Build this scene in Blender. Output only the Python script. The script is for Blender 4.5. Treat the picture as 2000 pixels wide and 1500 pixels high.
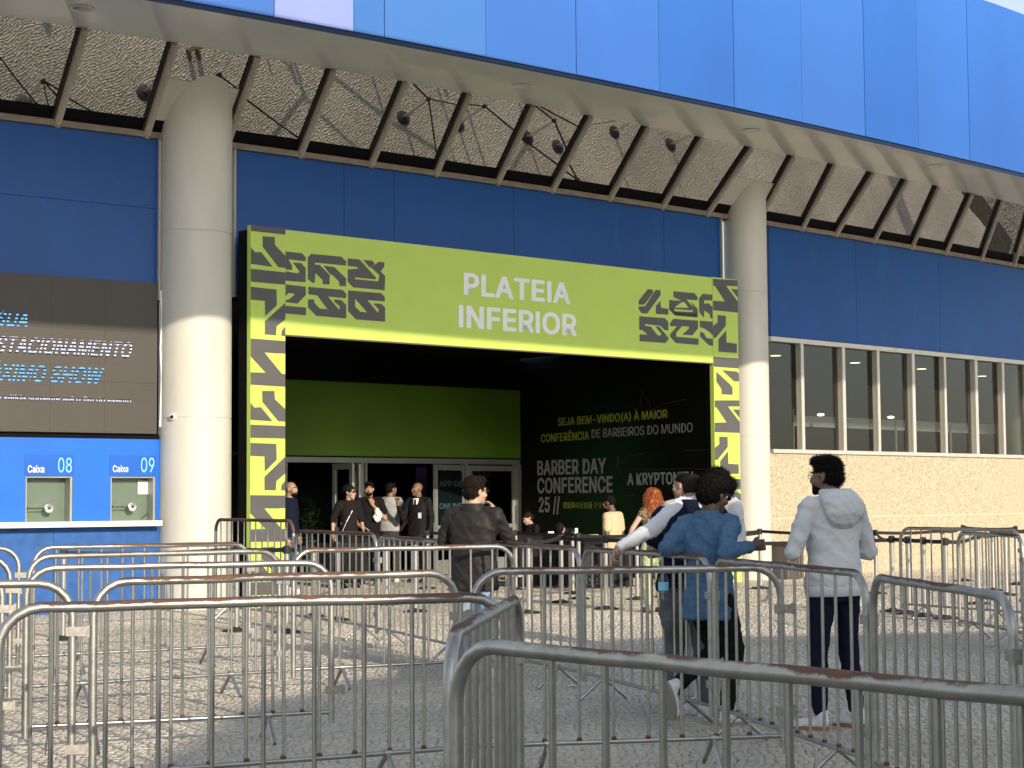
import bpy, bmesh, math, random
import numpy as np
from mathutils import Vector, Matrix, Quaternion, noise

random.seed(7)
rng = np.random.default_rng(11)
S = bpy.context.scene
for o in list(bpy.data.objects):
    bpy.data.objects.remove(o)
C = S.collection
rad = math.radians

# ------------------------------------------------------------------ camera
CF, CP, CR, CH = 3480.0, .0648, .0072, 1.475      # focal length in photo pixels, pitch, roll, eye height
cam_d = bpy.data.cameras.new('camera')
cam = bpy.data.objects.new('camera', cam_d); C.objects.link(cam)
cam_d.sensor_width = 36; cam_d.lens = 36 * CF / 2000
cam_d.clip_start = .1; cam_d.clip_end = 900
F_ = Vector((0, math.cos(CP), math.sin(CP))); U_ = Vector((0, -math.sin(CP), math.cos(CP))); R_ = Vector((1, 0, 0))
rx_ = R_ * math.cos(CR) - U_ * math.sin(CR); up_ = R_ * math.sin(CR) + U_ * math.cos(CR)
cam.matrix_world = Matrix(((rx_.x, up_.x, -F_.x, 0), (rx_.y, up_.y, -F_.y, 0), (rx_.z, up_.z, -F_.z, CH), (0, 0, 0, 1)))
S.camera = cam

# ------------------------------------------------------------------ light
SUN_EL = 18.9; SUN_H = Vector((.5, -.866, 0))      # direction towards the sun, on the ground plan
w = bpy.data.worlds.new('World'); S.world = w; w.use_nodes = True
nt = w.node_tree; nt.nodes.clear()
sky = nt.nodes.new('ShaderNodeTexSky'); sky.sky_type = 'NISHITA'; sky.sun_disc = False
sky.sun_elevation = rad(SUN_EL); sky.sun_rotation = rad(150); sky.air_density = 1.0; sky.dust_density = 1.2
bg = nt.nodes.new('ShaderNodeBackground'); bg.inputs[1].default_value = .15
wo = nt.nodes.new('ShaderNodeOutputWorld')
hs = nt.nodes.new('ShaderNodeHueSaturation'); hs.inputs['Saturation'].default_value = .6      # the phone's white balance
nt.links.new(sky.outputs[0], hs.inputs['Color']); nt.links.new(hs.outputs[0], bg.inputs[0]); nt.links.new(bg.outputs[0], wo.inputs[0])
sun_d = bpy.data.lights.new('sun', 'SUN'); sun_d.energy = 3.3; sun_d.angle = rad(.45); sun_d.color = (1, .86, .67)
sun = bpy.data.objects.new('sun', sun_d); C.objects.link(sun)
tv = Vector((-SUN_H.x * math.cos(rad(SUN_EL)), -SUN_H.y * math.cos(rad(SUN_EL)), -math.sin(rad(SUN_EL))))
sun.rotation_euler = tv.to_track_quat('-Z', 'Y').to_euler(); sun.location = (20, -40, 30)
S.view_settings.view_transform = 'Standard'; S.view_settings.look = 'None'
S.view_settings.exposure = .55; S.view_settings.gamma = 1; S.view_settings.use_curve_mapping = False

# ------------------------------------------------------------------ plan of the building, pixel helpers
GC = (28.70424, .864483, .009396, -.000139117)
def g(x):
    if x > 16: return g(16) + gp(16) * (x - 16)
    if x < -12: return g(-12) + gp(-12) * (x + 12)
    return GC[0] + GC[1]*x + GC[2]*x*x + GC[3]*x**3
def gp(x):
    x = min(16, max(-12, x))
    return GC[1] + 2*GC[2]*x + 3*GC[3]*x*x
def wn(x):
    t = gp(x); l = math.hypot(t, 1); return Vector((t/l, -1/l, 0))
def wp(x, o=0, z=0):
    n = wn(x); return Vector((x + n.x*o, g(x) + n.y*o, z))
def near(P):
    x = P[0]
    for _ in range(7):
        y = g(x); t = gp(x); x += ((P[0]-x) + (P[1]-y)*t) / (1+t*t)
    return x
def offs(P):
    x = near(P); n = wn(x); return (P[0]-x)*n.x + (P[1]-g(x))*n.y
CO = Vector((0, 0, CH))
def ray(px, py):
    X = px-1000; Y = py-750; c = math.cos(CR); s = math.sin(CR)
    a = (c*X - s*Y)/CF; u = -(s*X + c*Y)/CF
    return Vector((a, math.cos(CP)-u*math.sin(CP), math.sin(CP)+u*math.cos(CP)))
def at_z(px, py, z=0):
    v = ray(px, py); return CO + v*((z-CH)/v.z)
def at_y(px, py, y):
    v = ray(px, py); return CO + v*(y/v.y)
def hit_plane(px, py, p0, n):
    v = ray(px, py); return CO + v*((p0-CO).dot(n)/v.dot(n))
def hit_wall(px, py, o=0):
    v = ray(px, py); a, b = 4., 90.
    for _ in range(40):
        m = (a+b)/2
        if offs(CO + v*m) > o: a = m
        else: b = m
    return CO + v*a
def wx(px, py, o=0): return near(hit_wall(px, py, o))
def wz(px, py, o=0): return hit_wall(px, py, o).z

ZT, ZS, ZB, ZW, D1, D2 = 6.5435, 7.7164, 4.4879, 2.308, .8404, 1.6751

# ------------------------------------------------------------------ mesh helpers
class MB:
    def __init__(s): s.v = []; s.f = []
    def add(s, vs, fs):
        k = len(s.v); s.v += [tuple(v) for v in vs]; s.f += [tuple(i+k for i in f) for f in fs]
    def box(s, c, sz, rz=0, M=None):
        c = Vector(c); hx, hy, hz = sz[0]/2, sz[1]/2, sz[2]/2
        R = Matrix.Rotation(rz, 3, 'Z') if M is None else M
        vs = [c + R @ Vector((x*hx, y*hy, z*hz)) for z in (-1, 1) for y in (-1, 1) for x in (-1, 1)]
        s.add(vs, [(0,2,3,1), (4,5,7,6), (0,1,5,4), (2,6,7,3), (0,4,6,2), (1,3,7,5)])
    def tube(s, pts, r, n=10, cap=True, r2=None):
        pts = [Vector(p) for p in pts]; m = len(pts); rings = []
        rs = r if isinstance(r, (list, tuple)) else [r + ((r2-r)*i/(m-1) if r2 is not None else 0) for i in range(m)]
        ref = None
        for i, p in enumerate(pts):
            d = (pts[min(i+1, m-1)] - pts[max(i-1, 0)]).normalized()
            if ref is None:
                ref = Vector((0, 0, 1)) if abs(d.z) < .9 else Vector((1, 0, 0))
            a = (ref - d*ref.dot(d)).normalized(); b = d.cross(a); ref = a
            rings.append([p + (a*math.cos(2*math.pi*k/n) + b*math.sin(2*math.pi*k/n))*rs[i] for k in range(n)])
        vs = [q for rg in rings for q in rg]
        fs = [(i*n+k, i*n+(k+1) % n, (i+1)*n+(k+1) % n, (i+1)*n+k) for i in range(m-1) for k in range(n)]
        if cap: fs += [tuple(reversed(range(n))), tuple((m-1)*n+k for k in range(n))]
        s.add(vs, fs)
    def lathe(s, prof, c=(0, 0, 0), n=24, cap=True):
        c = Vector(c); vs = []; m = len(prof)
        for r, z in prof:
            vs += [c + Vector((r*math.cos(2*math.pi*k/n), r*math.sin(2*math.pi*k/n), z)) for k in range(n)]
        fs = [(i*n+k, i*n+(k+1) % n, (i+1)*n+(k+1) % n, (i+1)*n+k) for i in range(m-1) for k in range(n)]
        if cap: fs += [tuple(reversed(range(n))), tuple((m-1)*n+k for k in range(n))]
        s.add(vs, fs)
    def ell(s, c, r, M=None, nu=14, nv=9):
        c = Vector(c); M = M or Matrix.Identity(3); vs = [c + M @ Vector((0, 0, -r[2]))]
        for j in range(1, nv):
            t = -math.pi/2 + math.pi*j/nv
            for k in range(nu):
                a = 2*math.pi*k/nu
                vs.append(c + M @ Vector((r[0]*math.cos(t)*math.cos(a), r[1]*math.cos(t)*math.sin(a), r[2]*math.sin(t))))
        vs.append(c + M @ Vector((0, 0, r[2]))); L = len(vs)-1
        fs = [(0, 1+(k+1) % nu, 1+k) for k in range(nu)]
        for j in range(nv-2):
            fs += [(1+j*nu+k, 1+j*nu+(k+1) % nu, 1+(j+1)*nu+(k+1) % nu, 1+(j+1)*nu+k) for k in range(nu)]
        fs += [(L, 1+(nv-2)*nu+k, 1+(nv-2)*nu+(k+1) % nu) for k in range(nu)]
        s.add(vs, fs)
    def caps(s, p, q, r1, r2, n=12):
        p = Vector(p); q = Vector(q); d = q-p; L = d.length
        if L < 1e-5: s.ell(p, (r1, r1, r1)); return
        u = d/L; pts = []; rs = []
        for a in (80, 55, 28): pts.append(p - u*r1*math.sin(rad(a))); rs.append(r1*math.cos(rad(a)))
        pts += [p, q]; rs += [r1, r2]
        for a in (28, 55, 80): pts.append(q + u*r2*math.sin(rad(a))); rs.append(r2*math.cos(rad(a)))
        s.tube(pts, rs, n)
    def loft(s, rings, n=20):
        """rings: (centre, rx, ry, yaw, M) stacked; M tilts the ring"""
        vs = []; m = len(rings)
        for rg in rings:
            c, rx, ry = Vector(rg[0]), rg[1], rg[2]; M = rg[3] if len(rg) > 3 and rg[3] is not None else Matrix.Identity(3)
            for k in range(n):
                a = 2*math.pi*k/n; ca, sa = math.cos(a), math.sin(a); e = .85
                vs.append(c + M @ Vector((rx*math.copysign(abs(ca)**e, ca), ry*math.copysign(abs(sa)**e, sa), 0)))
        fs = [(i*n+k, i*n+(k+1) % n, (i+1)*n+(k+1) % n, (i+1)*n+k) for i in range(m-1) for k in range(n)]
        fs += [tuple(reversed(range(n))), tuple((m-1)*n+k for k in range(n))]
        s.add(vs, fs)
    def cslab(s, x0, x1, o0, o1, z0, z1, n=None, z0b=None, z1b=None):
        """a slab that follows the curved facade from plan parameter x0 to x1, offsets o0 (front) .. o1 (back)"""
        n = n or max(1, int(abs(x1-x0)/.5)+1); vs = []
        for i in range(n+1):
            x = x0 + (x1-x0)*i/n
            vs += [wp(x, o0, z0), wp(x, o1, z0 if z0b is None else z0b), wp(x, o1, z1 if z1b is None else z1b), wp(x, o0, z1)]
        fs = []
        for i in range(n):
            a = i*4; b = a+4
            fs += [(a+k, a+(k+1) % 4, b+(k+1) % 4, b+k) for k in range(4)]
        fs += [(3, 2, 1, 0), (n*4, n*4+1, n*4+2, n*4+3)]
        s.add(vs, fs)
    def mesh(s, name, smooth=False):
        me = bpy.data.meshes.new(name); me.from_pydata(s.v, [], s.f); me.update()
        bm = bmesh.new(); bm.from_mesh(me); bmesh.ops.recalc_face_normals(bm, faces=bm.faces); bm.to_mesh(me); bm.free()
        if smooth:
            me.polygons.foreach_set('use_smooth', [True]*len(me.polygons))
            me.set_sharp_from_angle(angle=rad(40))
        return me
    def build(s, name, m, parent=None, smooth=False, label=None, origin=None):
        me = s.mesh(name, smooth); o = bpy.data.objects.new(name, me)
        me.materials.append(m); C.objects.link(o)
        if parent: o.parent = parent
        if label: o['label'] = label
        return o

def tag(o, label, cat, group=None):
    o['label'] = label; o['category'] = cat
    if group: o['group'] = group
    return o
def thing(name, label, cat, loc=(0, 0, 0), rz=0, group=None):
    o = bpy.data.objects.new(name, None); C.objects.link(o); o.location = loc; o.rotation_euler = (0, 0, rz)
    o.empty_display_size = .2
    return tag(o, label, cat, group)
def struct(o): o['kind'] = 'structure'; return o
def link_mesh(name, me, parent=None, loc=(0, 0, 0), rot=(0, 0, 0)):
    o = bpy.data.objects.new(name, me); C.objects.link(o); o.location = loc; o.rotation_euler = rot
    if parent: o.parent = parent
    return o
def local(parent_empty, p):
    """world point -> coordinates local to an Empty placed with location + rz"""
    M = Matrix.Translation(parent_empty.location) @ Matrix.Rotation(parent_empty.rotation_euler.z, 4, 'Z')
    return M.inverted() @ Vector(p)

# ------------------------------------------------------------------ materials
MATS = {}
def pm(name, col, rough=.6, metal=0, var=.08, vs=3., bump=0., bs=60., coat=0, spec=.5, streak=0, dirt=None, ds=1.5, dth=.6, emit=0, sheen=0, det=4):
    m = bpy.data.materials.new(name); m.use_nodes = True; n = m.node_tree; N = n.nodes; L = n.links
    b = N['Principled BSDF']; b.inputs['Roughness'].default_value = rough; b.inputs['Metallic'].default_value = metal
    b.inputs['Specular IOR Level'].default_value = spec; b.inputs['Coat Weight'].default_value = coat
    if sheen: b.inputs['Sheen Weight'].default_value = sheen
    tc = N.new('ShaderNodeTexCoord'); mp = N.new('ShaderNodeMapping'); L.new(tc.outputs['Object'], mp.inputs[0])
    if streak: mp.inputs['Scale'].default_value = (1, 1, 1/streak)
    nz = N.new('ShaderNodeTexNoise'); nz.inputs['Scale'].default_value = vs; nz.inputs['Detail'].default_value = det; L.new(mp.outputs[0], nz.inputs[0])
    mr = N.new('ShaderNodeMapRange'); mr.inputs[1].default_value = .3; mr.inputs[2].default_value = .7
    mr.inputs[3].default_value = 1-var; mr.inputs[4].default_value = 1+var; L.new(nz.outputs[0], mr.inputs[0])
    mx = N.new('ShaderNodeVectorMath'); mx.operation = 'MULTIPLY'; mx.inputs[0].default_value = col; L.new(mr.outputs[0], mx.inputs[1])
    out = mx.outputs[0]
    if dirt:
        n2 = N.new('ShaderNodeTexNoise'); n2.inputs['Scale'].default_value = ds; n2.inputs['Detail'].default_value = 8; n2.inputs['Roughness'].default_value = .65
        L.new(mp.outputs[0], n2.inputs[0])
        r2 = N.new('ShaderNodeMapRange'); r2.inputs[1].default_value = dth; r2.inputs[2].default_value = dth+.15; L.new(n2.outputs[0], r2.inputs[0])
        mm = N.new('ShaderNodeMix'); mm.data_type = 'RGBA'; L.new(r2.outputs[0], mm.inputs[0]); L.new(out, mm.inputs[6]); mm.inputs[7].default_value = (*dirt, 1); out = mm.outputs[2]
    L.new(out, b.inputs['Base Color'])
    if bump:
        n3 = N.new('ShaderNodeTexNoise'); n3.inputs['Scale'].default_value = bs; n3.inputs['Detail'].default_value = 3; L.new(tc.outputs['Object'], n3.inputs[0])
        bp = N.new('ShaderNodeBump'); bp.inputs['Strength'].default_value = bump; bp.inputs['Distance'].default_value = .01
        L.new(n3.outputs[0], bp.inputs['Height']); L.new(bp.outputs[0], b.inputs['Normal'])
    if emit:
        b.inputs['Emission Color'].default_value = (*col, 1); b.inputs['Emission Strength'].default_value = emit
    MATS[name] = m; return m

M_blue = pm('facade_blue_paint', (.0, .062, .27), .28, var=.10, vs=1.2, bump=.03, bs=8, streak=3, spec=.3, dirt=(.010, .095, .27), ds=1.1, dth=.58)
M_blue2 = pm('counter_blue_paint', (.004, .13, .62), .45, var=.05, vs=2, dirt=(.15, .3, .65), ds=9, dth=.72)
M_blue3 = pm('base_blue_paint', (.02, .10, .34), .7, var=.2, vs=6, bump=.2, bs=30, dirt=(.08, .16, .36), ds=4, dth=.6)
M_navy = pm('navy_edge', (.008, .03, .09), .6)
M_soffit = pm('soffit_white_paint', (.84, .86, .82), .22, var=.05, vs=.8, coat=.4, bump=.01, bs=2)
M_col = pm('column_cream_paint', (.55, .54, .485), .5, var=.05, vs=2.5, bump=.03, bs=25, dirt=(.50, .48, .42), ds=2.6, dth=.60, streak=3)
M_mul = pm('beige_mullion', (.40, .37, .31), .55, var=.1, vs=3, streak=5)
M_shadegap = pm('dark_shade_and_gap', (.012, .012, .012), .5)  # near black, for painted beam shade strips and the window head gap
M_sill = pm('beige_sill', (.20, .17, .13), .7, var=.2, vs=4, streak=.3)
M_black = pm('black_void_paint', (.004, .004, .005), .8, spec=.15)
M_blackcloth = pm('black_cloth', (.008, .008, .009), .85, bump=.2, bs=20)
M_agg = pm('exposed_aggregate', (.44, .375, .27), .85, var=.42, vs=30, bump=.8, bs=34, det=3)
M_joint = pm('pale_joint', (.60, .52, .36), .8)
M_alu = pm('aluminium', (.60, .59, .54), .42, .35, var=.06)
M_alug = pm('grey_aluminium_door', (.34, .36, .33), .45, .4, var=.08)
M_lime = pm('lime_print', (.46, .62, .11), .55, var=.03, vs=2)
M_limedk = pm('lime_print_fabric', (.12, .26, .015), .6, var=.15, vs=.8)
M_grey = pm('charcoal_print', (.085, .083, .085), .6, var=.06, vs=3)
M_white = pm('white_print', (.78, .80, .82), .6, var=.03)
M_wht2 = pm('white_wall_print', (.42, .43, .42), .6, var=.03)
M_yel = pm('yellowgreen_wall_print', (.42, .46, .06), .6, var=.05)
M_outline = pm('faint_outline_print', (.035, .05, .035), .5)
M_lblue = pm('light_blue_print', (.25, .65, .9), .6)
M_stain = pm('slab_white', (.78, .74, .66), .5, var=.08, vs=5)
M_chrome = pm('brushed_steel', (.62, .60, .56), .3, .9, var=.05)
M_rubber = pm('black_rubber', (.02, .02, .022), .6, var=.2)
M_belt = pm('black_belt', (.012, .012, .013), .7)
M_bin = pm('brown_grey_bin', (.10, .085, .075), .6, var=.15, vs=8)
M_paper = pm('paper_white', (.75, .74, .70), .7)
M_glassgreen = pm('green_blind', (.13, .18, .14), .25, var=.05, vs=4)
M_plant = pm('leaf_green', (.022, .05, .014), .6, var=.4, vs=9)
M_leafy = pm('yellow_leaf', (.45, .42, .08), .6)
M_wood = pm('tan_plaster', (.42, .38, .32), .8, var=.1)
M_roof = pm('white_corrugated_metal', (.72, .73, .78), .4, .2, var=.05)
M_lamp = pm('lamp_lit', (1, .78, .45), .5, emit=5)
M_lampdim = pm('lamp_lens', (.8, .78, .7), .25)
M_spk = pm('steel_grille', (.75, .75, .75), .25, .9)

def m_galv():
    m = pm('galvanized_steel', (.40, .40, .375), .36, .85, var=.16, vs=18, bump=.06, bs=90); n = m.node_tree; N = n.nodes; L = n.links
    b = N['Principled BSDF']; src = b.inputs['Base Color'].links[0].from_socket
    tc = N.new('ShaderNodeTexCoord'); sx = N.new('ShaderNodeSeparateXYZ'); L.new(tc.outputs['Object'], sx.inputs[0])
    geo = N.new('ShaderNodeNewGeometry')
    nz = N.new('ShaderNodeTexNoise'); nz.inputs['Scale'].default_value = 7; nz.inputs['Detail'].default_value = 7; nz.inputs['Roughness'].default_value = .7
    L.new(geo.outputs['Position'], nz.inputs[0])
    n2 = N.new('ShaderNodeTexNoise'); n2.inputs['Scale'].default_value = .9; L.new(geo.outputs['Position'], n2.inputs[0])
    a = N.new('ShaderNodeMath'); a.operation = 'MULTIPLY_ADD'; L.new(nz.outputs[0], a.inputs[0]); a.inputs[1].default_value = .05; L.new(sx.outputs[2], a.inputs[2])
    a2 = N.new('ShaderNodeMath'); a2.operation = 'MULTIPLY_ADD'; L.new(n2.outputs[0], a2.inputs[0]); a2.inputs[1].default_value = .07; L.new(a.outputs[0], a2.inputs[2])
    mr = N.new('ShaderNodeMapRange'); mr.inputs[1].default_value = 1.157; mr.inputs[2].default_value = 1.164; L.new(a2.outputs[0], mr.inputs[0])
    # a height attribute lets taller panels share the material: z is divided by the panel's height / 1.11
    mx = N.new('ShaderNodeMix'); mx.data_type = 'RGBA'; L.new(mr.outputs[0], mx.inputs[0]); L.new(src, mx.inputs[6])
    cr = N.new('ShaderNodeValToRGB'); cr.color_ramp.elements[0].color = (.065, .045, .038, 1); cr.color_ramp.elements[1].color = (.16, .075, .045, 1); L.new(nz.outputs[0], cr.inputs[0])
    cr.color_ramp.elements[0].position = .4; cr.color_ramp.elements[1].position = .65
    L.new(cr.outputs[0], mx.inputs[7]); L.new(mx.outputs[2], b.inputs['Base Color'])
    ms = N.new('ShaderNodeMapRange'); ms.inputs[3].default_value = .85; ms.inputs[4].default_value = 0; L.new(mr.outputs[0], ms.inputs[0]); L.new(ms.outputs[0], b.inputs['Metallic'])
    rr = N.new('ShaderNodeMapRange'); rr.inputs[3].default_value = .42; rr.inputs[4].default_value = .8; L.new(mr.outputs[0], rr.inputs[0]); L.new(rr.outputs[0], b.inputs['Roughness'])
    return m
M_galv = m_galv()
M_galv2 = pm('galvanized_bar', (.36, .36, .34), .38, .85, var=.15, vs=14, bump=.05, bs=80, dirt=(.16, .10, .07), ds=5, dth=.70)
M_rust = pm('rusty_weld', (.13, .055, .035), .85, var=.3, vs=60)
M_hook = pm('pale_hook_steel', (.34, .33, .30), .5, .5, var=.2, vs=40, dirt=(.2, .09, .05), ds=25, dth=.6)

def m_fascia():
    m = pm('fascia_blue_cladding', (1, 1, 1), .5, var=.05, vs=.7, bump=.05, bs=300, streak=4); n = m.node_tree; N = n.nodes; L = n.links
    b = N['Principled BSDF']; mx = [k for k in N if k.bl_idname == 'ShaderNodeVectorMath'][0]
    oi = N.new('ShaderNodeObjectInfo'); L.new(oi.outputs['Color'], mx.inputs[0]); return m
M_fascia = m_fascia()

def m_mirror():
    m = bpy.data.materials.new('reflective_glass'); m.use_nodes = True; n = m.node_tree; N = n.nodes; L = n.links
    b = N['Principled BSDF']; b.inputs['Base Color'].default_value = (.47, .47, .455, 1); b.inputs['Metallic'].default_value = 1; b.inputs['Roughness'].default_value = .012
    tc = N.new('ShaderNodeTexCoord'); nz = N.new('ShaderNodeTexNoise'); nz.inputs['Scale'].default_value = .9; nz.inputs['Detail'].default_value = 1
    L.new(tc.outputs['Object'], nz.inputs[0]); bp = N.new('ShaderNodeBump'); bp.inputs['Strength'].default_value = .06; bp.inputs['Distance'].default_value = .01
    L.new(nz.outputs[0], bp.inputs['Height']); L.new(bp.outputs[0], b.inputs['Normal']); return m
M_mirror = m_mirror()

def m_glass(name, tint, refl):
    m = bpy.data.materials.new(name); m.use_nodes = True; n = m.node_tree; N = n.nodes; L = n.links; N.remove(N['Principled BSDF'])
    t = N.new('ShaderNodeBsdfTransparent'); t.inputs[0].default_value = (*tint, 1)
    gl = N.new('ShaderNodeBsdfGlossy'); gl.inputs['Roughness'].default_value = .01
    lw = N.new('ShaderNodeLayerWeight'); lw.inputs[0].default_value = .5; pw = N.new('ShaderNodeMath'); pw.operation = 'POWER'; L.new(lw.outputs['Facing'], pw.inputs[0]); pw.inputs[1].default_value = 3.5
    fr = N.new('ShaderNodeMath'); fr.operation = 'MULTIPLY_ADD'; L.new(pw.outputs[0], fr.inputs[0]); fr.inputs[1].default_value = .8; fr.inputs[2].default_value = refl; mx = N.new('ShaderNodeMixShader')
    L.new(fr.outputs[0], mx.inputs[0]); L.new(t.outputs[0], mx.inputs[1]); L.new(gl.outputs[0], mx.inputs[2]); L.new(mx.outputs[0], N['Material Output'].inputs[0]); return m
M_glass = m_glass('window_glass', (.66, .68, .66), .05)
M_glassd = m_glass('ticket_glass', (.6, .64, .6), .05)

def m_led():
    m = pm('led_panel', (.058, .052, .044), .55, var=.06, vs=1.2); n = m.node_tree; N = n.nodes; L = n.links; b = N['Principled BSDF']
    tc = N.new('ShaderNodeTexCoord'); wv = N.new('ShaderNodeTexWave'); wv.wave_type = 'BANDS'; wv.bands_direction = 'Z'; wv.inputs['Scale'].default_value = 16
    L.new(tc.outputs['Object'], wv.inputs[0]); bp = N.new('ShaderNodeBump'); bp.inputs['Strength'].default_value = .1; bp.inputs['Distance'].default_value = .005
    L.new(wv.outputs[1], bp.inputs['Height']); L.new(bp.outputs[0], b.inputs['Normal']); return m
M_led = m_led()
def m_ledtext(name, c1, c2):
    m = bpy.data.materials.new(name); m.use_nodes = True; n = m.node_tree; N = n.nodes; L = n.links; b = N['Principled BSDF']
    geo = N.new('ShaderNodeNewGeometry'); sx = N.new('ShaderNodeSeparateXYZ'); L.new(geo.outputs['Position'], sx.inputs[0])
    md = N.new('ShaderNodeMath'); md.operation = 'PINGPONG'; L.new(sx.outputs[2], md.inputs[0]); md.inputs[1].default_value = .024
    gt = N.new('ShaderNodeMath'); gt.operation = 'GREATER_THAN'; L.new(md.outputs[0], gt.inputs[0]); gt.inputs[1].default_value = .012
    nz = N.new('ShaderNodeTexNoise'); nz.inputs['Scale'].default_value = 9; L.new(geo.outputs['Position'], nz.inputs[0])
    cr = N.new('ShaderNodeMix'); cr.data_type = 'RGBA'; L.new(nz.outputs[0], cr.inputs[0]); cr.inputs[6].default_value = (*c1, 1); cr.inputs[7].default_value = (*c2, 1)
    b.inputs['Base Color'].default_value = (.055, .05, .042, 1); b.inputs['Roughness'].default_value = .55
    L.new(cr.outputs[2], b.inputs['Emission Color'])
    ml = N.new('ShaderNodeMath'); ml.operation = 'MULTIPLY'; L.new(gt.outputs[0], ml.inputs[0]); ml.inputs[1].default_value = 1.0; L.new(ml.outputs[0], b.inputs['Emission Strength']); return m
M_ledw = m_ledtext('led_white_text', (.75, .65, .8), (.55, .75, 1)); M_ledb = m_ledtext('led_blue_text', (.04, .35, .9), (.25, .6, .85))

def m_ground(name, stone=True):
    m = bpy.data.materials.new(name); m.use_nodes = True; n = m.node_tree; N = n.nodes; L = n.links; b = N['Principled BSDF']
    b.inputs['Roughness'].default_value = .8
    geo = N.new('ShaderNodeNewGeometry')
    n1 = N.new('ShaderNodeTexNoise'); n1.inputs['Scale'].default_value = .35; n1.inputs['Detail'].default_value = 5; L.new(geo.outputs['Position'], n1.inputs[0])
    if stone:
        at = N.new('ShaderNodeAttribute'); at.attribute_name = 'tint'; fac = at.outputs['Fac']
    else:
        vo = N.new('ShaderNodeTexVoronoi'); vo.inputs['Scale'].default_value = 15; L.new(geo.outputs['Position'], vo.inputs[0]); fac = vo.outputs['Distance']
    cr = N.new('ShaderNodeValToRGB'); e = cr.color_ramp.elements
    if stone: e[0].color = (.48, .435, .36, 1); e[1].color = (.64, .585, .49, 1)
    else: e[0].color = (.44, .40, .33, 1); e[1].color = (.10, .085, .065, 1); e[0].position = .42; e[1].position = .62
    L.new(fac, cr.inputs[0])
    mr = N.new('ShaderNodeMapRange'); mr.inputs[1].default_value = .3; mr.inputs[2].default_value = .7; mr.inputs[3].default_value = .74; mr.inputs[4].default_value = 1.14; L.new(n1.outputs[0], mr.inputs[0])
    mx = N.new('ShaderNodeVectorMath'); mx.operation = 'MULTIPLY'; L.new(cr.outputs[0], mx.inputs[0]); L.new(mr.outputs[0], mx.inputs[1]); L.new(mx.outputs[0], b.inputs['Base Color'])
    n3 = N.new('ShaderNodeTexNoise'); n3.inputs['Scale'].default_value = 60; L.new(geo.outputs['Position'], n3.inputs[0])
    bp = N.new('ShaderNodeBump'); bp.inputs['Strength'].default_value = .5; bp.inputs['Distance'].default_value = .01; L.new(n3.outputs[0], bp.inputs['Height']); L.new(bp.outputs[0], b.inputs['Normal'])
    return m
M_stone = m_ground('limestone_setts'); M_far = m_ground('distant_paving', False)
M_joints = pm('sandy_joint', (.055, .046, .034), .95, var=.3, vs=5)

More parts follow.
